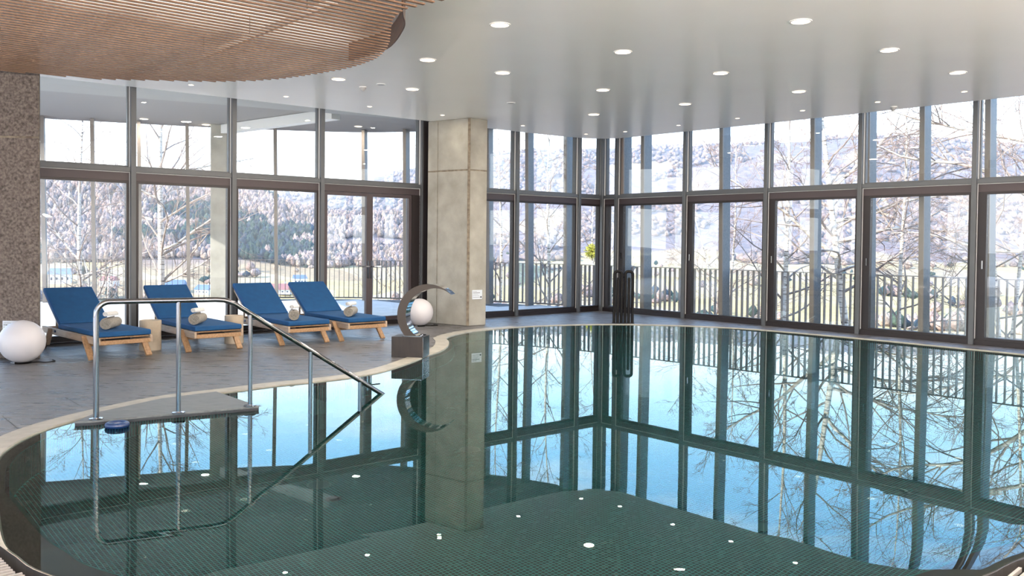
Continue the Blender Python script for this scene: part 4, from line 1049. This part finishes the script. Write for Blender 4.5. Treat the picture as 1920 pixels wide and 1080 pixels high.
# haze lying in the valley
def haze():
    m = bpy.data.materials.new('valley_haze'); m.use_nodes = True; t = m.node_tree; t.nodes.clear()
    v = N(t, 'ShaderNodeVolumeScatter'); v.inputs['Color'].default_value = (.86, .93, 1, 1); v.inputs['Density'].default_value = HAZE; v.inputs['Anisotropy'].default_value = .2
    o = N(t, 'ShaderNodeOutputMaterial'); t.links.new(v.outputs[0], o.inputs['Volume']); return m
HAZE = 1.2e-4
MB().box((0, 3300, 250), (9000, 6200, 900)).build('valley_haze', haze(), label='bluish winter haze over the valley and far mountains', cat='haze', kind='stuff')

# ------------------------------------------------------------------ birches
def bark_mat():
    m = mat('birch_bark', (.70, .58, .46), .8); t = m.node_tree; b = t.nodes['Principled BSDF']
    tcn = N(t, 'ShaderNodeTexCoord'); mp = N(t, 'ShaderNodeMapping'); mp.inputs['Scale'].default_value = (3, 3, 22); t.links.new(tcn.outputs['Object'], mp.inputs[0])
    n_ = N(t, 'ShaderNodeTexNoise'); n_.inputs['Scale'].default_value = 1.0; n_.inputs['Detail'].default_value = 6; n_.inputs['Roughness'].default_value = .7; t.links.new(mp.outputs[0], n_.inputs['Vector'])
    r = ramp(t, [(.38, (.07, .05, .045)), (.46, (.56, .45, .34)), (.6, (.82, .71, .58))]); t.links.new(n_.outputs[0], r.inputs[0]); t.links.new(r.outputs[0], b.inputs['Base Color']); return m
M_bark = bark_mat(); M_branch = mat('birch_branch', (.20, .145, .115), .85, var=(.40, .32, .26), scale=8); M_twig = mat('birch_twig', (.26, .165, .125), .85)
def birch(x, y, H, r0, lean=(0, 0), seed=1, label='', spread=1.0, nprim=20, start=.22, trunks=None, limbs=(), dens=1.0, droop=.2, twl=1.0, name='birch_tree'):
    rd = random.Random(seed); z0 = float(ground(np.array([x]), np.array([y]))[0]) - .2
    e = empty(name, (x, y, z0), 0, label, 'tree'); tk = MB(); br = MB(); tw = MB()
    def path(p, d, L, n, wob, up):
        pts = [p.copy()]; d = d.normalized()
        for i in range(n):
            d = (d + Vector((rd.gauss(0, wob), rd.gauss(0, wob), rd.gauss(0, wob) + up))).normalized(); p = p + d * (L / n); pts.append(p.copy())
        return pts
    stems = []
    for (dx, ln, hh, rr) in (trunks or [(0, lean, H, r0)]):
        pts = []; n_ = 16
        wx = rd.uniform(0, 6)
        for i in range(n_ + 1):
            u = i / n_
            pts.append(Vector((dx * (.35 + .65 * u) + ln[0] * hh * u ** 1.3 + .07 * math.sin(u * 7 + wx) * u * 1.6, ln[1] * hh * u + .06 * math.sin(u * 9 + 2 * wx) * u, hh * u)))
        rad = [rr * (1 - .93 * (i / n_) ** 1.1) * (1.25 if i == 0 else 1) for i in range(n_ + 1)]
        tk.tube(pts, rad, 10); stems.append((pts, rad, hh))
    def sub(pts, rad, lvl):
        L = sum((b - a).length for a, b in zip(pts, pts[1:]))
        if lvl == 1: cnt = int(rd.uniform(5, 8) * dens); f = .52
        else: cnt = int(rd.uniform(4, 7) * dens); f = .55
        for _ in range(cnt):
            u = rd.uniform(.18, .98); i = min(int(u * (len(pts) - 1)), len(pts) - 2); w = u * (len(pts) - 1) - i; p = pts[i].lerp(pts[i + 1], w); t = (pts[i + 1] - pts[i]).normalized()
            ax = Vector((rd.gauss(0, 1), rd.gauss(0, 1), rd.gauss(0, 1))).cross(t).normalized(); an = rd.uniform(.45, 1.0)
            d = t * math.cos(an) + ax * math.sin(an); l2 = L * f * (1.05 - .55 * u) * rd.uniform(.6, 1.15)
            r2 = max(.0035, rad[i] * .5)
            if lvl == 1:
                q = path(p, d, l2, 4, .16, .05 - droop * .15); rr = [max(.003, r2 * (1 - .8 * j / 4)) for j in range(5)]; br.tube(q, rr, 4, cap=False); sub(q, rr, 2)
            else:
                q = path(p, d, l2 * twl, 3, .20, -.10 * droop); tw.tube(q, [.0042, .0036, .003, .0022], 3, cap=False)
                if rd.random() < .85 * dens:
                    for _k in range(2):
                        p3 = q[rd.randint(1, 2)]; d3 = (d + Vector((rd.gauss(0, .6), rd.gauss(0, .6), rd.gauss(0, .5) - .2 * droop))).normalized(); tw.tube(path(p3, d3, l2 * .5, 2, .2, -.1 * droop), [.0032, .0028, .002], 3, cap=False)
    for pts, rad, hh in stems:
        for k_ in range(nprim):
            u = start + (1 - start) * (k_ + rd.random()) / nprim * .97; i = min(int(u * (len(pts) - 1)), len(pts) - 2); p = pts[i].lerp(pts[i + 1], u * (len(pts) - 1) - i)
            a = k_ * 2.4 + rd.uniform(-.5, .5); el = rd.uniform(.25, .85) + .35 * u; d = Vector((math.cos(a) * math.cos(el), math.sin(a) * math.cos(el), math.sin(el)))
            L = hh * .26 * (1.15 - .8 * u) * rd.uniform(.7, 1.25) * spread + .25
            q = path(p, d, L, 6, .13, .03 - droop * .06); r1 = max(.009, rad[i] * .45); rr = [r1 * (1 - .82 * j / 6) for j in range(7)]
            br.tube(q, rr, 5, cap=False); sub(q, rr, 1)
    for lm in limbs:      # explicit heavy limbs: start height, direction, length, radius
        zz, d, L, r1 = lm; pts = stems[0][0]; hh = stems[0][2]; u = zz / hh; i = min(int(u * 16), 15); p = pts[i].lerp(pts[i + 1], u * 16 - i)
        q = path(p, Vector(d), L, 9, .10, .01); rr = [r1 * (1 - .8 * j / 9) for j in range(10)]; tk.tube(q, rr, 7, cap=False); sub(q, rr, 1); sub(q, rr, 1); sub(q, rr, 1)
    tk.build('trunk', M_bark, e, smooth='all', fix=False); b_ = br.build('branches', M_branch, e, fix=False, kind='stuff'); tw.build('twigs', M_twig, e, fix=False, kind='stuff'); return e
birch(-12.5, 25, 8.5, .085, seed=3, label='bare birch with many fine branches at the far left', nprim=20, start=.15, spread=1.1, limbs=((3.1, (-.8, .2, .5), 2.6, .035), (2.6, (.8, -.1, .3), 2.4, .03)))
birch(-13.6, 29, 6.0, .05, seed=5, label='thin multi stemmed birch behind the far left one', nprim=14, trunks=[(0, (.02, 0), 6.2, .05), (.9, (.1, 0), 6.0, .045), (-.8, (-.08, 0), 5.6, .04)], dens=.8)
birch(-9.75, 24, 11, .105, seed=8, label='thick white birch trunk seen through the second bay from the left', nprim=26, start=.18, spread=1.0, limbs=((3.2, (1, -.2, .25), 2.6, .045), (4.6, (-.9, .1, .5), 2.6, .04), (5.2, (1, .2, .3), 2.8, .04), (2.3, (.9, .1, .35), 1.8, .035)))
birch(-4.1, 26.5, 3.6, .03, seed=12, label='low bare sapling seen through the left door leaf', nprim=12, start=.1, spread=1.3, dens=.8, name='sapling')
birch(-3.2, 25.5, 3.2, .028, seed=13, label='low bare sapling seen through the right door leaf', nprim=12, start=.1, spread=1.3, dens=.8, name='sapling')
birch(-.35, 25, 8.5, .06, seed=15, label='slim birch just right of the large concrete column', nprim=20, start=.15)
birch(1.04, 24.2, 9, .062, seed=18, label='pale birch trunk left of the glass corner', nprim=24, start=.14, spread=1.05)
b5 = birch(2.65, 28, 6.8, .045, seed=21, label='thin birch carrying a yellow green mistletoe ball at the glass corner', nprim=14, trunks=[(0, (.0, 0), 6.8, .045), (.5, (.06, 0), 6.2, .04)], dens=.8)
mb = MB(); rm = random.Random(4)
for i in range(260):
    d = Vector((rm.gauss(0, 1), rm.gauss(0, 1), rm.gauss(0, 1))).normalized(); mb.tube([d * .03, d * .22 + Vector((rm.gauss(0, .03), rm.gauss(0, .03), rm.gauss(0, .03))), d * rm.uniform(.2, .30)], [.008, .010, .006], 3, cap=False)
o = mb.build('mistletoe', mat('mistletoe_green', (.45, .42, .06), .8), b5, fix=False, kind='stuff'); o.location = (-.05, 0, 3.35)
birch(6.9, 27.5, 7.5, .06, lean=(.0, 0), seed=24, label='wide branching bare tree behind the second right bay', nprim=20, start=.12, spread=1.5, trunks=[(0, (.04, 0), 7.5, .06), (-.5, (-.15, 0), 6.0, .05)])
birch(6.85, 21.5, 9.5, .075, lean=(-.01, 0), seed=27, label='white birch in the third bay right of the corner', nprim=26, start=.14, spread=1.0)
birch(8.2, 20.8, 10.5, .10, lean=(-.16, 0), seed=30, label='large leaning birch with long heavy limbs in the fourth bay', nprim=26, start=.2, spread=1.1, limbs=((3.4, (1, -.1, .42), 4.2, .06), (3.9, (1, 0, .30), 4.0, .05), (3.0, (-.7, .1, .8), 4.0, .06), (4.6, (.8, -.1, .9), 3.2, .045), (2.7, (.9, -.3, .35), 2.6, .04)))
birch(8.75, 19.4, 8.5, .055, seed=33, label='slim pale birch in the middle of the wide fourth bay', nprim=22, start=.13)
birch(9.9, 17.4, 8.5, .06, seed=36, label='twin stemmed birch at the right edge', nprim=20, start=.12, trunks=[(0, (-.06, 0), 8.5, .055), (.35, (.05, 0), 8.0, .05)])
birch(12.0, 18.5, 10, .10, lean=(-.12, 0), seed=39, label='big birch just beyond the right edge reaching into view', nprim=24, start=.2, spread=1.2, limbs=((4.2, (-1, -.2, .35), 4.5, .06), (5.5, (-1, .1, .3), 4.2, .05), (3.2, (-1, .2, .25), 3.6, .05)))
